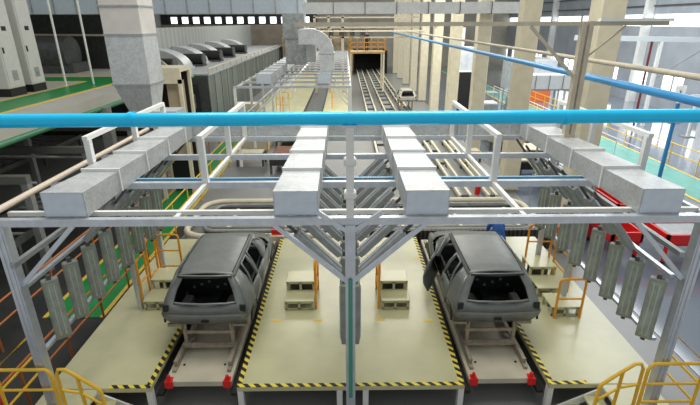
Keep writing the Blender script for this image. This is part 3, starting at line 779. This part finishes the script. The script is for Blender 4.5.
MB().box(-16.6, -14.4, 25.4, 27.2, 4.0, 4.5).build('base', DKGREY, t, off=off)

# ================================================================ OVEN HOUSE
t = thing('oven_house', 'long dark panelled oven house with flat grey roof on the left', 'machine', (-11, 30, 0)); off = tuple(t.location)
MB().box(-13.4, -8.57, 29.7, 68, 0, 3.4).build('wall_panels', OVEN, t, off=off)
MB().box(-13.4, -8.5, 29.6, 68, 3.4, 3.5).build('roof', GALVD, t, off=off)
MB().box(-10.6, -8.6, 29.64, 29.70, .3, 3.3).build('front_panel', DKGREY, t, off=off)
dr = MB().box(-10.4, -9.2, 29.6, 29.64, .4, 2.9).build('door', DARK, t, off=off)
MB().box(-10.1, -9.5, 29.57, 29.6, 1.4, 2.3).build('door_window', MIDGREY, dr, off=off)
for k in range(22):
    y = 31+k*1.7; MB().box(-8.57, -8.5, y, y+.09, 0, 3.4).build('rib', MIDGREY, t, off=off)
tr = MB().tube((-8.6, 30, 3.8), (-8.6, 66, 3.8), .04, 6)
for k in range(19): tr.tube((-8.6, 30+k*2, 3.5), (-8.6, 30+k*2, 3.8), .035, 6)
lone(tr, 'roof_railing', TAN, 'thin tan railing along the edge of the oven roof', 'railing')
lone(MB().box(-13.6, -13.2, 29, 69, 3.5, 6.15), 'clad_wall', CORR, 'ribbed grey plant enclosure rising behind the oven roof', 'wall')
# curved hood ducts on roof
proto = None
for k, y in enumerate((33.5, 37.6, 42, 47, 53)):
    lab = 'curved elbow duct on the oven roof, %s from the front' % ORD[k]
    if proto is None:
        proto = thing('elbow_duct', lab, 'duct', (-13.15, y, 3.5), 'roof elbow ducts')
        n = 12; ro, ri = 1.9, .75; vs = []; fs = []
        for i in range(n+1):
            a = math.pi/2*i/n
            for rr in (1.55, .62):
                for w in (-.85, .85): vs.append((rr*math.sin(a)*1.45, w, rr*math.cos(a)*.85))
        for i in range(n):
            b = i*4
            fs += [(b, b+1, b+5, b+4), (b+2, b+6, b+7, b+3), (b, b+4, b+6, b+2), (b+1, b+3, b+7, b+5)]
        fs += [(0, 2, 3, 1), (n*4, n*4+1, n*4+3, n*4+2)]
        MB().add(vs, fs).build('elbow', GALV, proto)
        MB().box(.8, 2.35, -.92, .92, 0, .12).build('flange', ALU, proto)
    else: clone(proto, (-13.15, y, 3.5), lab)
proto = None
for k, (x, y) in enumerate(((-11.9, 30.8), (-11.4, 35.6), (-11.2, 39.9), (-11.2, 44.5), (-11.2, 50))):
    lab = 'black fan motor on the oven roof, %s from the front' % ORD[k]
    if proto is None:
        proto = thing('fan_motor', lab, 'motor', (x, y, 3.5), 'roof fan motors')
        MB().tube((-.9, 0, .45), (.9, 0, .45), .42, 16).build('motor_drum', BLACK, proto)
        MB().box(-1.0, 1.0, -.5, .5, 0, .14).build('base', DKGREY, proto)
        MB().tube((.9, 0, .45), (1.0, 0, .45), .46, 16).build('end_cover', DKGREY, proto)
    else: clone(proto, (x, y, 3.5), lab)
# high transverse ducts
duct(-21.6, -2.0, 25.0, 26.6, 6.9, 9.2, 'huge grey cross duct along the top left of the view', step=2, fl=False, group='high cross ducts')
tt = thing('duct_hoop', 'pale joint strips of the huge top left cross duct', 'strip', (-10, 24.98, 6.9)); off = tuple(tt.location)
for k in range(17): MB().box(-20+k*1.1, -19.95+k*1.1, 24.93, 24.985, 6.9, 9.2).build('joint_strip', GALVD, tt, off=off)
t = thing('cross_duct', 'pale jointed duct crossing high above the conveyor tracks', 'duct', (4, 22.7, 6.8), 'high cross ducts'); off = tuple(t.location)
MB().box(-1.98, 8.6, 22.75, 23.33, 6.85, 7.33).build('duct_run', galv('pale duct', (.62, .63, .62), (.76, .77, .76), .5, .0), t, off=off)
for k in range(7): MB().box(-.55+k*1.45, -.52+k*1.45, 22.72, 23.345, 6.83, 7.35).build('flange', DKGREY, t, off=off)
t = thing('drop_box', 'grey square duct box hanging under the huge cross duct', 'duct', (-2.5, 24.8, 4.5)); off = tuple(t.location)
MB().box(-3.1, -2.02, 24.4, 25.6, 5.79, 6.9).build('upper_box', GALVD, t, off=off)
MB().box(-3.02, -1.95, 24.45, 25.5, 4.5, 5.74).build('lower_box', GALVD, t, off=off)
MB().box(-3.15, -1.97, 24.35, 25.65, 5.73, 5.8).build('flange', STEEL, t, off=off)
t = thing('swan_neck_duct', 'pale curved duct bending down onto the far booth duct', 'duct', (-.8, 21, 4.5)); off = tuple(t.location)
pts = []
n = 10; vs = []; fs = []
for i in range(n+1):
    a = math.pi/2*(1-i/n)
    for rr in (.97, .36):
        for w in (20.7, 21.35): vs.append((-1.46+rr*math.cos(a), w, 5.25+rr*math.sin(a)))
for i in range(n):
    b = i*4; fs += [(b, b+1, b+5, b+4), (b+2, b+6, b+7, b+3), (b, b+4, b+6, b+2), (b+1, b+3, b+7, b+5)]
fs += [(0, 2, 3, 1), (n*4, n*4+1, n*4+3, n*4+2)]
MB().add(vs, fs).build('bend', PALEG, t, off=off)
MB().box(-1.10, -.49, 20.7, 21.35, 4.5, 5.25).build('down_leg', PALEG, t, off=off)
MB().box(-1.14, -.45, 20.66, 21.39, 5.22, 5.28).build('flange', ALU, t, off=off)
MB().box(-1.98, -1.46, 20.7, 25, 5.61, 6.22).build('supply_duct', PALEG, t, off=off)
MB().box(-1.96, -1.48, 24.3, 25, 4.6, 5.61).build('plenum', GALV, t, off=off)

# ================================================================ FAR BOOTH
t = thing('far_booth_frame', 'white grid frame of the second booth farther down the hall', 'frame', (-2.2, 19.1, 0)); off = tuple(t.location)
ys = [19.1+1.62*k for k in range(16)]
for k, y in enumerate(ys): MB().bar((-4.55, y, 4.05), (.22, y, 4.05), .08, .09).build('cross_beam', ALU, t, off=off)
for x in (-4.5, -2.4, .2): MB().bar((x, 19.1, 4.0), (x, ys[-1], 4.0), .07, .08).build('length_beam', WHITE, t, off=off)
for k in range(0, 16, 2):
    for x in (-4.5, .2): MB().box(x-.05, x+.05, ys[k]-.05, ys[k]+.05, .7, 4.0).build('post', WHITE, t, off=off)
for k in (0, 1, 2): MB().bar((-.55, ys[k], 4.0), (.2, ys[k], 3.2), .05, .05).build('brace', WHITE, t, off=off)
for x in (-4.2, -3.8): MB().tube((x, 19.1, 2.9), (x, 40, 2.9), .05, 8).build('lamp_rail', ALU, t, off=off)
duct(-3.72, -3.08, 19.7, 36, 4.1, 4.5, 'far grey duct on the left of the second booth', group='second booth ducts', step=1.4, flm=ALU)
duct(-1.16, -.6, 19.7, 22.0, 4.1, 4.5, 'short far duct under the swan neck bend', group='second booth ducts', step=.8, flm=ALU)
t = thing('far_platform', 'cream deck of the second booth', 'platform', (-3, 33, 0)); off = tuple(t.location)
MB().box(-6.2, -2.95, 30, 60, .5, .6).build('deck_plate', DECK, t, off=off)
MB().box(-1.65, .24, 30, 60, .5, .6).build('deck_plate', DECK, t, off=off)
MB().box(-2.95, -1.65, 30, 60, .42, .5).build('dark_lane', DKGREY, t, off=off)
for x in (-2.98, -1.68): MB().box(x, x+.07, 30, 60, .6, .64).build('lane_edge', BLACK, t, off=off)
for x in (-6.1, -3.1, -1.5, .1): MB().box(x-.06, x+.06, 30, 30.12, 0, .5).build('leg', WHITE, t, off=off)
rail_frame(-4.2, 30, 31.2, .6, 1.9, 'distant orange handrail on the cream far deck, left one', group='far handrails')
rail_frame(-1.0, 34, 35.2, .6, 1.9, 'distant orange handrail on the cream far deck, right one', group='far handrails')
rail_frame(33, -4.9, -4.0, .6, 1.9, 'distant yellow hoop rail near the left side of the far deck', axis='x', group='far handrails', mat_=AMBER)
t = thing('white_cabinet', 'cream topped box standing behind the blue pipe, left of centre', 'cabinet', (-5.9, 28.2, 0)); off = tuple(t.location)
MB().box(-6.7, -5.2, 28.2, 29, .9, 1.9, .02).build('body', CREAM, t, off=off)
MB().box(-6.65, -5.25, 28.25, 28.95, 0, .9).build('base', MIDGREY, t, off=off)

# ================================================================ CONVEYORS ON THE FLOOR
def track(xa, xb, y0, y1, z, label, m=CREAM, tie=2.2):
    t = thing('conveyor_track', label, 'conveyor', ((xa+xb)/2, y0, 0), 'floor conveyor tracks'); off = tuple(t.location)
    for x in (xa, xb):
        MB().box(x-.05, x+.05, y0, y1, z-.12, z).build('rail', m, t, off=off)
    n = int((y1-y0)/tie)
    for k in range(n+1):
        y = y0+.1+k*tie
        if y > y1: break
        tb = MB().box(xa, xb, y-.06, y+.06, z-.12, z-.04)
        for x in (xa, xb): tb.box(x-.04, x+.04, y-.04, y+.04, 0, z-.11)
        tb.build('tie_stand', DKGREY, t, off=off)
    MB().box(xa+.12, xb-.12, y0, y1, z-.2, z-.14).build('belt', MIDGREY, t, off=off)
    return t
track(1.6, 2.25, 20, 68, .35, 'left conveyor track running to the far dark opening')
track(2.95, 3.75, 20, 68, .35, 'middle conveyor track running to the far dark opening')
track(4.35, 4.75, 16.4, 68, .35, 'right conveyor track carrying the distant car body')
track(5.45, 5.75, 16.4, 34, .35, 'short conveyor track beside the column bases')
# transverse transfer loop
t = thing('transfer_conveyor', 'cream rounded transfer conveyor loop lying behind the deck', 'conveyor', (1, 14.3, 0)); off = tuple(t.location)
def rrect(x0, x1, y0, y1, r, z, n=6):
    pts = []
    for cx, cy, a0 in ((x1-r, y1-r, 0), (x0+r, y1-r, 90), (x0+r, y0+r, 180), (x1-r, y0+r, 270)):
        for k in range(n+1): a = R(a0+90*k/n); pts.append((cx+r*math.cos(a), cy+r*math.sin(a), z))
    return pts
MB().path(rrect(-5.1, 6.35, 12.85, 15.85, .7, .36), .10, 8, True).build('outer_frame', CREAM, t, off=off)
MB().path(rrect(-4.6, 6.0, 13.3, 15.5, .4, .34), .07, 8, True).build('inner_frame', MIDGREY, t, off=off)
MB().box(-4.5, 5.9, 13.45, 13.55, .22, .36).build('chain', DKGREY, t, off=off)
MB().box(-4.5, 5.9, 15.28, 15.36, .22, .36).build('chain', DKGREY, t, off=off)
MB().box(-4.6, 6.0, 13.2, 15.7, .1, .22).build('pan', mat('grey green pan', (.21, .22, .18), .5, .1, .15, 2), t, off=off)
for k in range(6): MB().box(-3.9+k*1.9, -3.8+k*1.9, 13.6, 15.3, .22, .3).build('cross_tie', CREAM, t, off=off)
for k in range(7): MB().box(-4.6+k*1.8, -4.5+k*1.8, 13.0, 13.1, 0, .3).build('foot', DKGREY, t, off=off)
lone(MB().box(.7, 6.2, 12.56, 12.70, 0, .64), 'chain_guard', CHAIN, 'dark dotted chain guard running along the back of the deck', 'conveyor')
lone(MB().box(-3.3, -1.2, 12.22, 12.42, .4, .66, .02), 'red_stopper_bar', mat('cream ledge', (.6, .56, .42), .4), 'cream ledge at the back end of the left car lane', 'ledge')
for x, l in ((-2.05, 'left'), (6.3, 'right')):
    lone(MB().prism([(x-.16, 12.3), (x+.16, 12.3), (x+.1, 12.42), (x-.1, 12.42)], 'z', .66, .82), 'red_marker', RED, 'small red marker behind the deck at the %s lane' % l, 'marker')

def machine(x0, x1, y0, y1, h, m, label, name='floor_machine', cat='machine', top=None, legs=True, trim=None):
    t = thing(name, label, cat, ((x0+x1)/2, y0, 0)); off = tuple(t.location)
    MB().box(x0, x1, y0, y1, h*.55 if legs else 0, h, .03).build('body', m, t, off=off)
    if legs:
        for x in (x0+.06, x1-.06):
            for y in (y0+.06, y1-.06): MB().box(x-.05, x+.05, y-.05, y+.05, 0, h*.55).build('leg', DKGREY, t, off=off)
    if top: MB().box(x0+.08, x1-.08, y0+.08, y1-.08, h, h+.05).build('top_plate', top, t, off=off)
    if trim:
        for x in (x0, x1): MB().path([(x, y0, 0), (x, y0, h+.5), (x, y1, h+.5), (x, y1, 0)], .04, 6).build('guard_rail', trim, t, off=off)
    return t
machine(-5.6, -4.2, 24.2, 27.4, .7, CREAM, 'beige floor machine with orange guard rails by the walkway end', trim=ORANGE, legs=False)
machine(-5.3, -3.95, 21.4, 22.3, .6, BLACK, 'low black table with a pale top on the left floor', top=CREAM)
machine(-3.9, -2.4, 24.9, 28.2, .6, DARK, 'dark open tray machine between the floor machine and the duct', top=DKGREY)
machine(-3.5, -2.3, 20.2, 22.5, .7, DARK, 'dark rusty pallet fixture near the left middle duct', top=mat('rusty brown', (.25, .12, .08), .7, 0, .3))
machine(7.6, 9.1, 19.2, 20.2, .8, BLACK, 'nearer low table with pale top right of the column', top=CREAM)
machine(7.9, 9.4, 21.0, 22.4, .8, BLACK, 'farther low table with pale top right of the column', top=CREAM)
machine(7.7, 9.8, 24.0, 27.0, .9, mat('mustard rack', (.55, .42, .12), .5), 'mustard coloured parts rack behind the low tables', top=CREAM)
machine(5.9, 6.7, 21.9, 22.7, .5, AMBER, 'small yellow pallet beside the second column', top=TAN)
t = thing('fire_extinguisher', 'red fire extinguisher standing on the floor near the column', 'fire extinguisher', (5.3, 17.4, 0)); off = (5.3, 17.4, 0)
MB().tube((5.3, 17.4, 0), (5.3, 17.4, .5), .10, 14).build('bottle', RED, t, off=off); MB().tube((5.3, 17.4, .5), (5.3, 17.4, .6), .10, 14, .03).build('shoulder', RED, t, off=off)
MB().box(5.22, 5.38, 17.38, 17.42, .6, .66).build('handle', BLACK, t, off=off)
t = thing('floor_box', 'red ended beige crate on the floor left of the middle duct', 'crate', (-1.7, 17.4, 0)); off = (-1.7, 17.4, 0)
MB().box(-2.3, -1.2, 17.2, 17.9, 0, .35).build('crate_body', CREAM, t, off=off); MB().box(-2.42, -2.3, 17.2, 17.9, 0, .4).build('red_end', RED, t, off=off)

# parts trolleys with red frames at the right
def red_rack(x0, x1, y0, y1, z, label):
    t = thing('red_trolley', label, 'trolley', ((x0+x1)/2, y0, 0), 'red trolleys'); off = tuple(t.location)
    MB().box(x0, x1, y0, y1, z-.05, z).build('tray', REDD, t, off=off)
    for a in ((x0, x1, y0, y0+.07), (x0, x1, y1-.07, y1), (x0, x0+.07, y0, y1), (x1-.07, x1, y0, y1)):
        MB().box(*a, z, z+.28).build('side', RED, t, off=off)
    for x in (x0+.08, x1-.08):
        for y in (y0+.08, y1-.08):
            MB().box(x-.04, x+.04, y-.04, y+.04, .14, z-.05).build('leg', RED, t, off=off)
            MB().tube((x-.03, y, .07), (x+.03, y, .07), .07, 12).build('castor', BLACK, t, off=off)
    return t
red_rack(8.7, 9.15, 13.6, 16.1, .75, 'long narrow red trolley beside the right duct')
red_rack(8.9, 10.9, 11.4, 12.8, .7, 'wide red tray trolley cut off by the right picture edge')
red_rack(7.6, 8.5, 11.8, 13.2, .6, 'small red trolley seen through the right lamp row')
lone(MB().box(9.2, 10.4, 11.7, 12.5, .72, .86, .02), 'part_stack', STEEL, 'stack of grey sheet parts lying in the wide red trolley', 'parts')
def parts_rack(x, y, label, m=STEEL):
    t = thing('parts_rack', label, 'rack', (x, y, 0), 'grey parts racks'); off = (x, y, 0)
    for i in (-.45, .45):
        for j in (0, 1.1): MB().box(x+i-.03, x+i+.03, y+j-.03, y+j+.03, 0, 1.9).build('post', m, t, off=off)
    for z in (.4, 1.1, 1.8): MB().box(x-.45, x+.45, y, y+1.1, z-.03, z).build('shelf', m, t, off=off)
    for k in range(4): MB().bar((x-.4, y+.15+k*.26, .45), (x+.4, y+.3+k*.26, 1.0), .03, .3).build('panel', ALU, t, off=off)
    return t
for k, (x, y) in enumerate(((7.2, 13.4), (8.0, 14.6), (8.3, 17.2), (11.2, 30), (12.3, 34), (10.4, 33), (9.6, 37))):
    parts_rack(x, y, ['grey parts rack just beyond the right lamp row', 'grey parts rack beside the long red trolley', 'grey parts rack in front of the low tables',
        'distant grey rack between the second and third column', 'distant grey rack farther right by the teal walkway', 'distant grey rack behind the third column', 'farthest grey rack behind the column row'][k])

# ================================================================ COLUMNS
proto = None
for k in range(10):
    y = 12.6 if k == 0 else 17.9+5.75*(k-1); x = 6.68 if k == 0 else 6.68
    lab = 'square cream building column, %s in the row' % ORD[k] if k else 'biggest square cream building column, crossed by the blue pipe'
    if proto is None:
        proto = thing('building_column', lab, 'column', (x, y, 0), 'cream building columns')
        MB().box(-.32, .32, -.3, .3, 0, 12.2, .03).build('shaft', CREAM, proto)
        MB().box(-.36, .36, -.34, .34, 0, .12).build('base', MIDGREY, proto)
        MB().tube((.35, .1, .12), (.35, .1, 12), .03, 8).build('down_pipe', TAN, proto)
    else: clone(proto, (x, y, 0), lab)
# distant car on right track
c2 = make_car(4.45, 33.4, 1.12, 'tiny pale grey distant car body on the right conveyor track', False, .8)
FARB = mat('pale primer body', (.35, .34, .28), .4)
for ch in c2.children:
    if ch.data and ch.data.materials and ch.data.materials[0] == BODY:
        ch.data.materials[0] = FARB
c2['group'] = 'bare grey car bodies'
sk = thing('car_skid', 'small distant skid stand under the far car body', 'skid', (4.45, 33.4, .35)); off = (4.45, 33.4, .35)
for x in (4.05, 4.85):
    MB().box(x-.05, x+.05, 33.4, 36.2, .35, .5).build('runner', SKID, sk, off=off)
    for y in (33.8, 35.6): MB().box(x-.05, x+.05, y-.05, y+.05, .5, 1.12).build('support_post', SKID, sk, off=off)
# far maintenance platform over the tracks
t = thing('maintenance_bridge', 'distant raised bridge with orange railings over the tracks', 'platform', (2, 45, 0)); off = (2, 45, 0)
MB().box(.45, 3.7, 45, 48, 3.75, 3.9).build('deck_plate', mat('tan deck', (.55, .36, .14), .5), t, off=off)
for z in (4.3, 4.7, 5.1):
    MB().box(.45, 3.7, 45, 45.06, z, z+.07).build('rail', ORANGE, t, off=off)
for k in range(6): MB().box(.45+k*.64, .52+k*.64, 45, 45.06, 3.9, 5.1).build('rail_post', ORANGE, t, off=off)
for x in (.5, 3.6):
    for y in (45.1, 47.8): MB().box(x-.08, x+.08, y-.08, y+.08, 0, 3.75).build('leg', CREAM, t, off=off)
    MB().box(x-.03, x+.03, 45, 48, 5.03, 5.1).build('side_rail', ORANGE, t, off=off)
tu = MB().box(1.0, 1.2, 64, 70, 0, 2.7); tu.box(5.4, 5.6, 64, 70, 0, 2.7); tu.box(1.0, 5.6, 64, 70, 2.7, 2.9); tu.box(1.0, 5.6, 70, 70.2, 0, 2.9)
lone(tu, 'far_tunnel', BLACK, 'black oven mouth at the far end of the conveyor tracks', 'machine')
pp = thing('person', 'tiny distant person in dark clothes on the orange railed bridge', 'person', (2.05, 46.2, 3.9))
skin_mesh('body', [(0, 0, .95), (0, 0, 1.2), (0, 0, 1.42), (0, 0, 1.5), (-.1, 0, .88), (-.1, 0, .48), (-.1, 0, .06), (-.1, -.12, .04), (.1, 0, .88), (.1, 0, .48), (.1, 0, .06), (.1, -.12, .04),
    (-.2, 0, 1.40), (-.25, -.02, 1.12), (-.24, -.12, .88), (.2, 0, 1.40), (.25, -.02, 1.12), (.24, -.12, .88)],
    [(0, 1), (1, 2), (2, 3), (0, 4), (4, 5), (5, 6), (6, 7), (0, 8), (8, 9), (9, 10), (10, 11), (2, 12), (12, 13), (13, 14), (2, 15), (15, 16), (16, 17)],
    [.13, .14, .12, .055, .085, .06, .045, .04, .085, .06, .045, .04, .06, .042, .03, .06, .042, .03], mat('navy cloth', (.02, .02, .05), .8), pp, 1)
ellip((0, -.01, 1.62), (.075, .095, .115)).build('head', SKIN, pp)
ellip((0, .01, 1.65), (.085, .10, .10), zmin=-.2).build('hair', HAIR, pp)

# ================================================================ FAR HALL CLUTTER
lone(MB().bar((-3, 34.8, 6.25), (6.5, 34.8, 6.25), .12, .12), 'pipe_bridge', TAN, 'distant tan pipe bridge spanning above the tracks', 'frame')
lone(MB().bar((-3, 40.6, 5.8), (6.5, 40.6, 5.8), .1, .1), 'pipe_bridge', CREAM, 'lower cream pipe bridge behind the tan one', 'frame')
t = thing('overhead_conveyor', 'distant cream steel gantry with hanging dark motors', 'frame', (0, 42, 0)); off = (0, 42, 0)
for x in (-2.6, -1.4, -.2): MB().box(x-.1, x+.1, 42, 42.2, .6, 7).build('post', TAN, t, off=off)
for z in (5.2, 6.0, 6.8): MB().box(-2.7, 6.4, 42, 42.15, z, z+.12).build('beam', TAN, t, off=off)
for k in range(5): MB().box(-2.3+k*.9, -1.9+k*.9, 41.7, 42, 5.4, 5.9).build('motor', DARK, t, off=off)
t = thing('back_machinery', 'jumbled brown machine hall front at the far end', 'machine', (-3, 62, 0)); off = (-3, 62, 0)
MB().box(-8, 1.0, 62, 66, 0, 5.5).build('body', mat('mottled brown plant', (.20, .16, .10), .7, 0, .6, 1.2), t, off=off)  # brown base colour with strong random mottling
for k in range(6): MB().box(-7.5+k*1.4, -7.3+k*1.4, 61.9, 62, 0, 6.4).build('post', TAN, t, off=off)
# strip of high windows between duct and plant enclosure at upper left
ww = MB()
struct(MB().box(-25.9, -4, 70, 70.3, 0, 6.2).build('wall_back', mat('dim brown wall', (.22, .19, .15), .7, 0, .3, .5)))
for k in range(13):
    x = -24.5+k*1.55
    w_ = struct(MB().box(x, x+.85, 69.9, 69.95, 6.35, 7.2).build('window_%d' % (40+k), WINE))
struct(MB().box(-25.9, -4, 70, 70.3, 6.2, 9).build('wall_back', BLACK))
# right hall items
t = thing('white_hood', 'long white hood box hanging between the first two columns', 'duct', (10.3, 24, 3.2)); off = (10.3, 24, 3.2)
MB().box(9.1, 11.7, 24, 25, 3.25, 3.95).build('hood', mat('white hood', (.75, .78, .80), .5, 0, .05), t, off=off)
for x in (9.7, 10.4, 11.1): MB().box(x, x+.03, 23.97, 24, 3.25, 3.95).build('seam', MIDGREY, t, off=off)
MB().box(9.1, 11.7, 23.98, 24.02, 3.18, 3.25).build('lower_trim', MIDGREY, t, off=off)
for x in (9.3, 11.5): MB().box(x-.04, x+.04, 24.4, 24.5, 0, 3.25).build('leg', WHITE, t, off=off)
machine(15.7, 17.6, 40, 42, 1.0, mat('orange body', (.75, .16, .05), .4), 'orange red machine on the floor far beyond the hood', legs=False, top=RED)
t = thing('wall_sign', 'white board with a red round sign between distant columns', 'sign', (8.3, 35.6, 4.2)); off = (8.3, 35.6, 4.2)
MB().box(7.95, 8.75, 35.6, 35.65, 4.2, 6.1).build('board', WHITE, t, off=off)
MB().tube((8.3, 35.6, 5.35), (8.3, 35.56, 5.35), .26, 20).build('upper_disc', RED, t, off=off)
MB().tube((8.3, 35.6, 4.85), (8.3, 35.56, 4.85), .22, 20).build('lower_disc', RED, t, off=off)
MB().box(8.25, 8.35, 35.65, 35.75, 0, 4.2).build('post', MIDGREY, t, off=off)
machine(7.9, 9.2, 34.2, 35.2, 3.1, BLACK, 'tall black rack seen between the third and fourth column', name='black_rack', cat='rack', legs=False, top=WHITE)
machine(8.6, 10.4, 38, 40, 4.6, mat('pale machine', (.68, .71, .74), .5, 0, .15, 2), 'tall white machine enclosure far behind the columns', legs=False)
machine(11.4, 13.1, 44, 47, 3.6, MATS['pale machine'], 'wide white machine far right of the column row', legs=False, top=MIDGREY)
machine(16.5, 20.5, 46, 50, 3.0, MATS['pale machine'], 'white machine standing on the shiny floor by the windows', legs=False, top=WHITE)
machine(8.6, 9.6, 29, 30, 1.7, MIDGREY, 'grey waist high machine beside the third column', legs=False, top=WHITE)
t = thing('wall_gantry', 'pale grey gantry with twin dark blue lamps along the right wall', 'frame', (17, 30, 0)); off = (17, 30, 0)
MB().bar((14.2, 30, 5.55), (25, 30, 5.35), .22, .3).build('top_beam', mat('pale grey beam', (.60, .64, .66), .4), t, off=off)
for x in (15.2, 19.6): MB().box(x-.09, x+.09, 29.9, 30.1, 0.02, 5.4).build('post', WHITE, t, off=off)
MB().box(18.95, 19.05, 29.9, 30.0, .02, 5.4).build('red_pipe', RUSTD, t, off=off)
MB().bar((19.6, 30, 3.0), (23, 30, 5.3), .05, .05).build('brace', MIDGREY, t, off=off)
for x in (14.8, 15.8):
    MB().tube((x, 29.8, 5.1), (x, 29.6, 5.1), .24, 14).build('lamp_head', mat('dark blue lamp', (.01, .04, .12), .3), t, off=off)
for k, (x, y) in enumerate(((20.5, 27), (22.3, 31), (17.2, 38))):
    t = thing('floor_stand', 'thin white stand with a small box on the shiny floor, %s from the camera' % ORD[k], 'stand', (x, y, .012), 'white stands'); off = (x, y, .012)
    MB().box(x-.05, x+.05, y-.05, y+.05, .012, 2.2).build('pole', WHITE, t, off=off)
    MB().box(x-.35, x+.35, y-.05, y+.05, 2.0, 2.5).build('panel', WHITE, t, off=off)
    MB().box(x-.3, x+.3, y-.3, y+.3, .012, .06).build('base', MIDGREY, t, off=off)
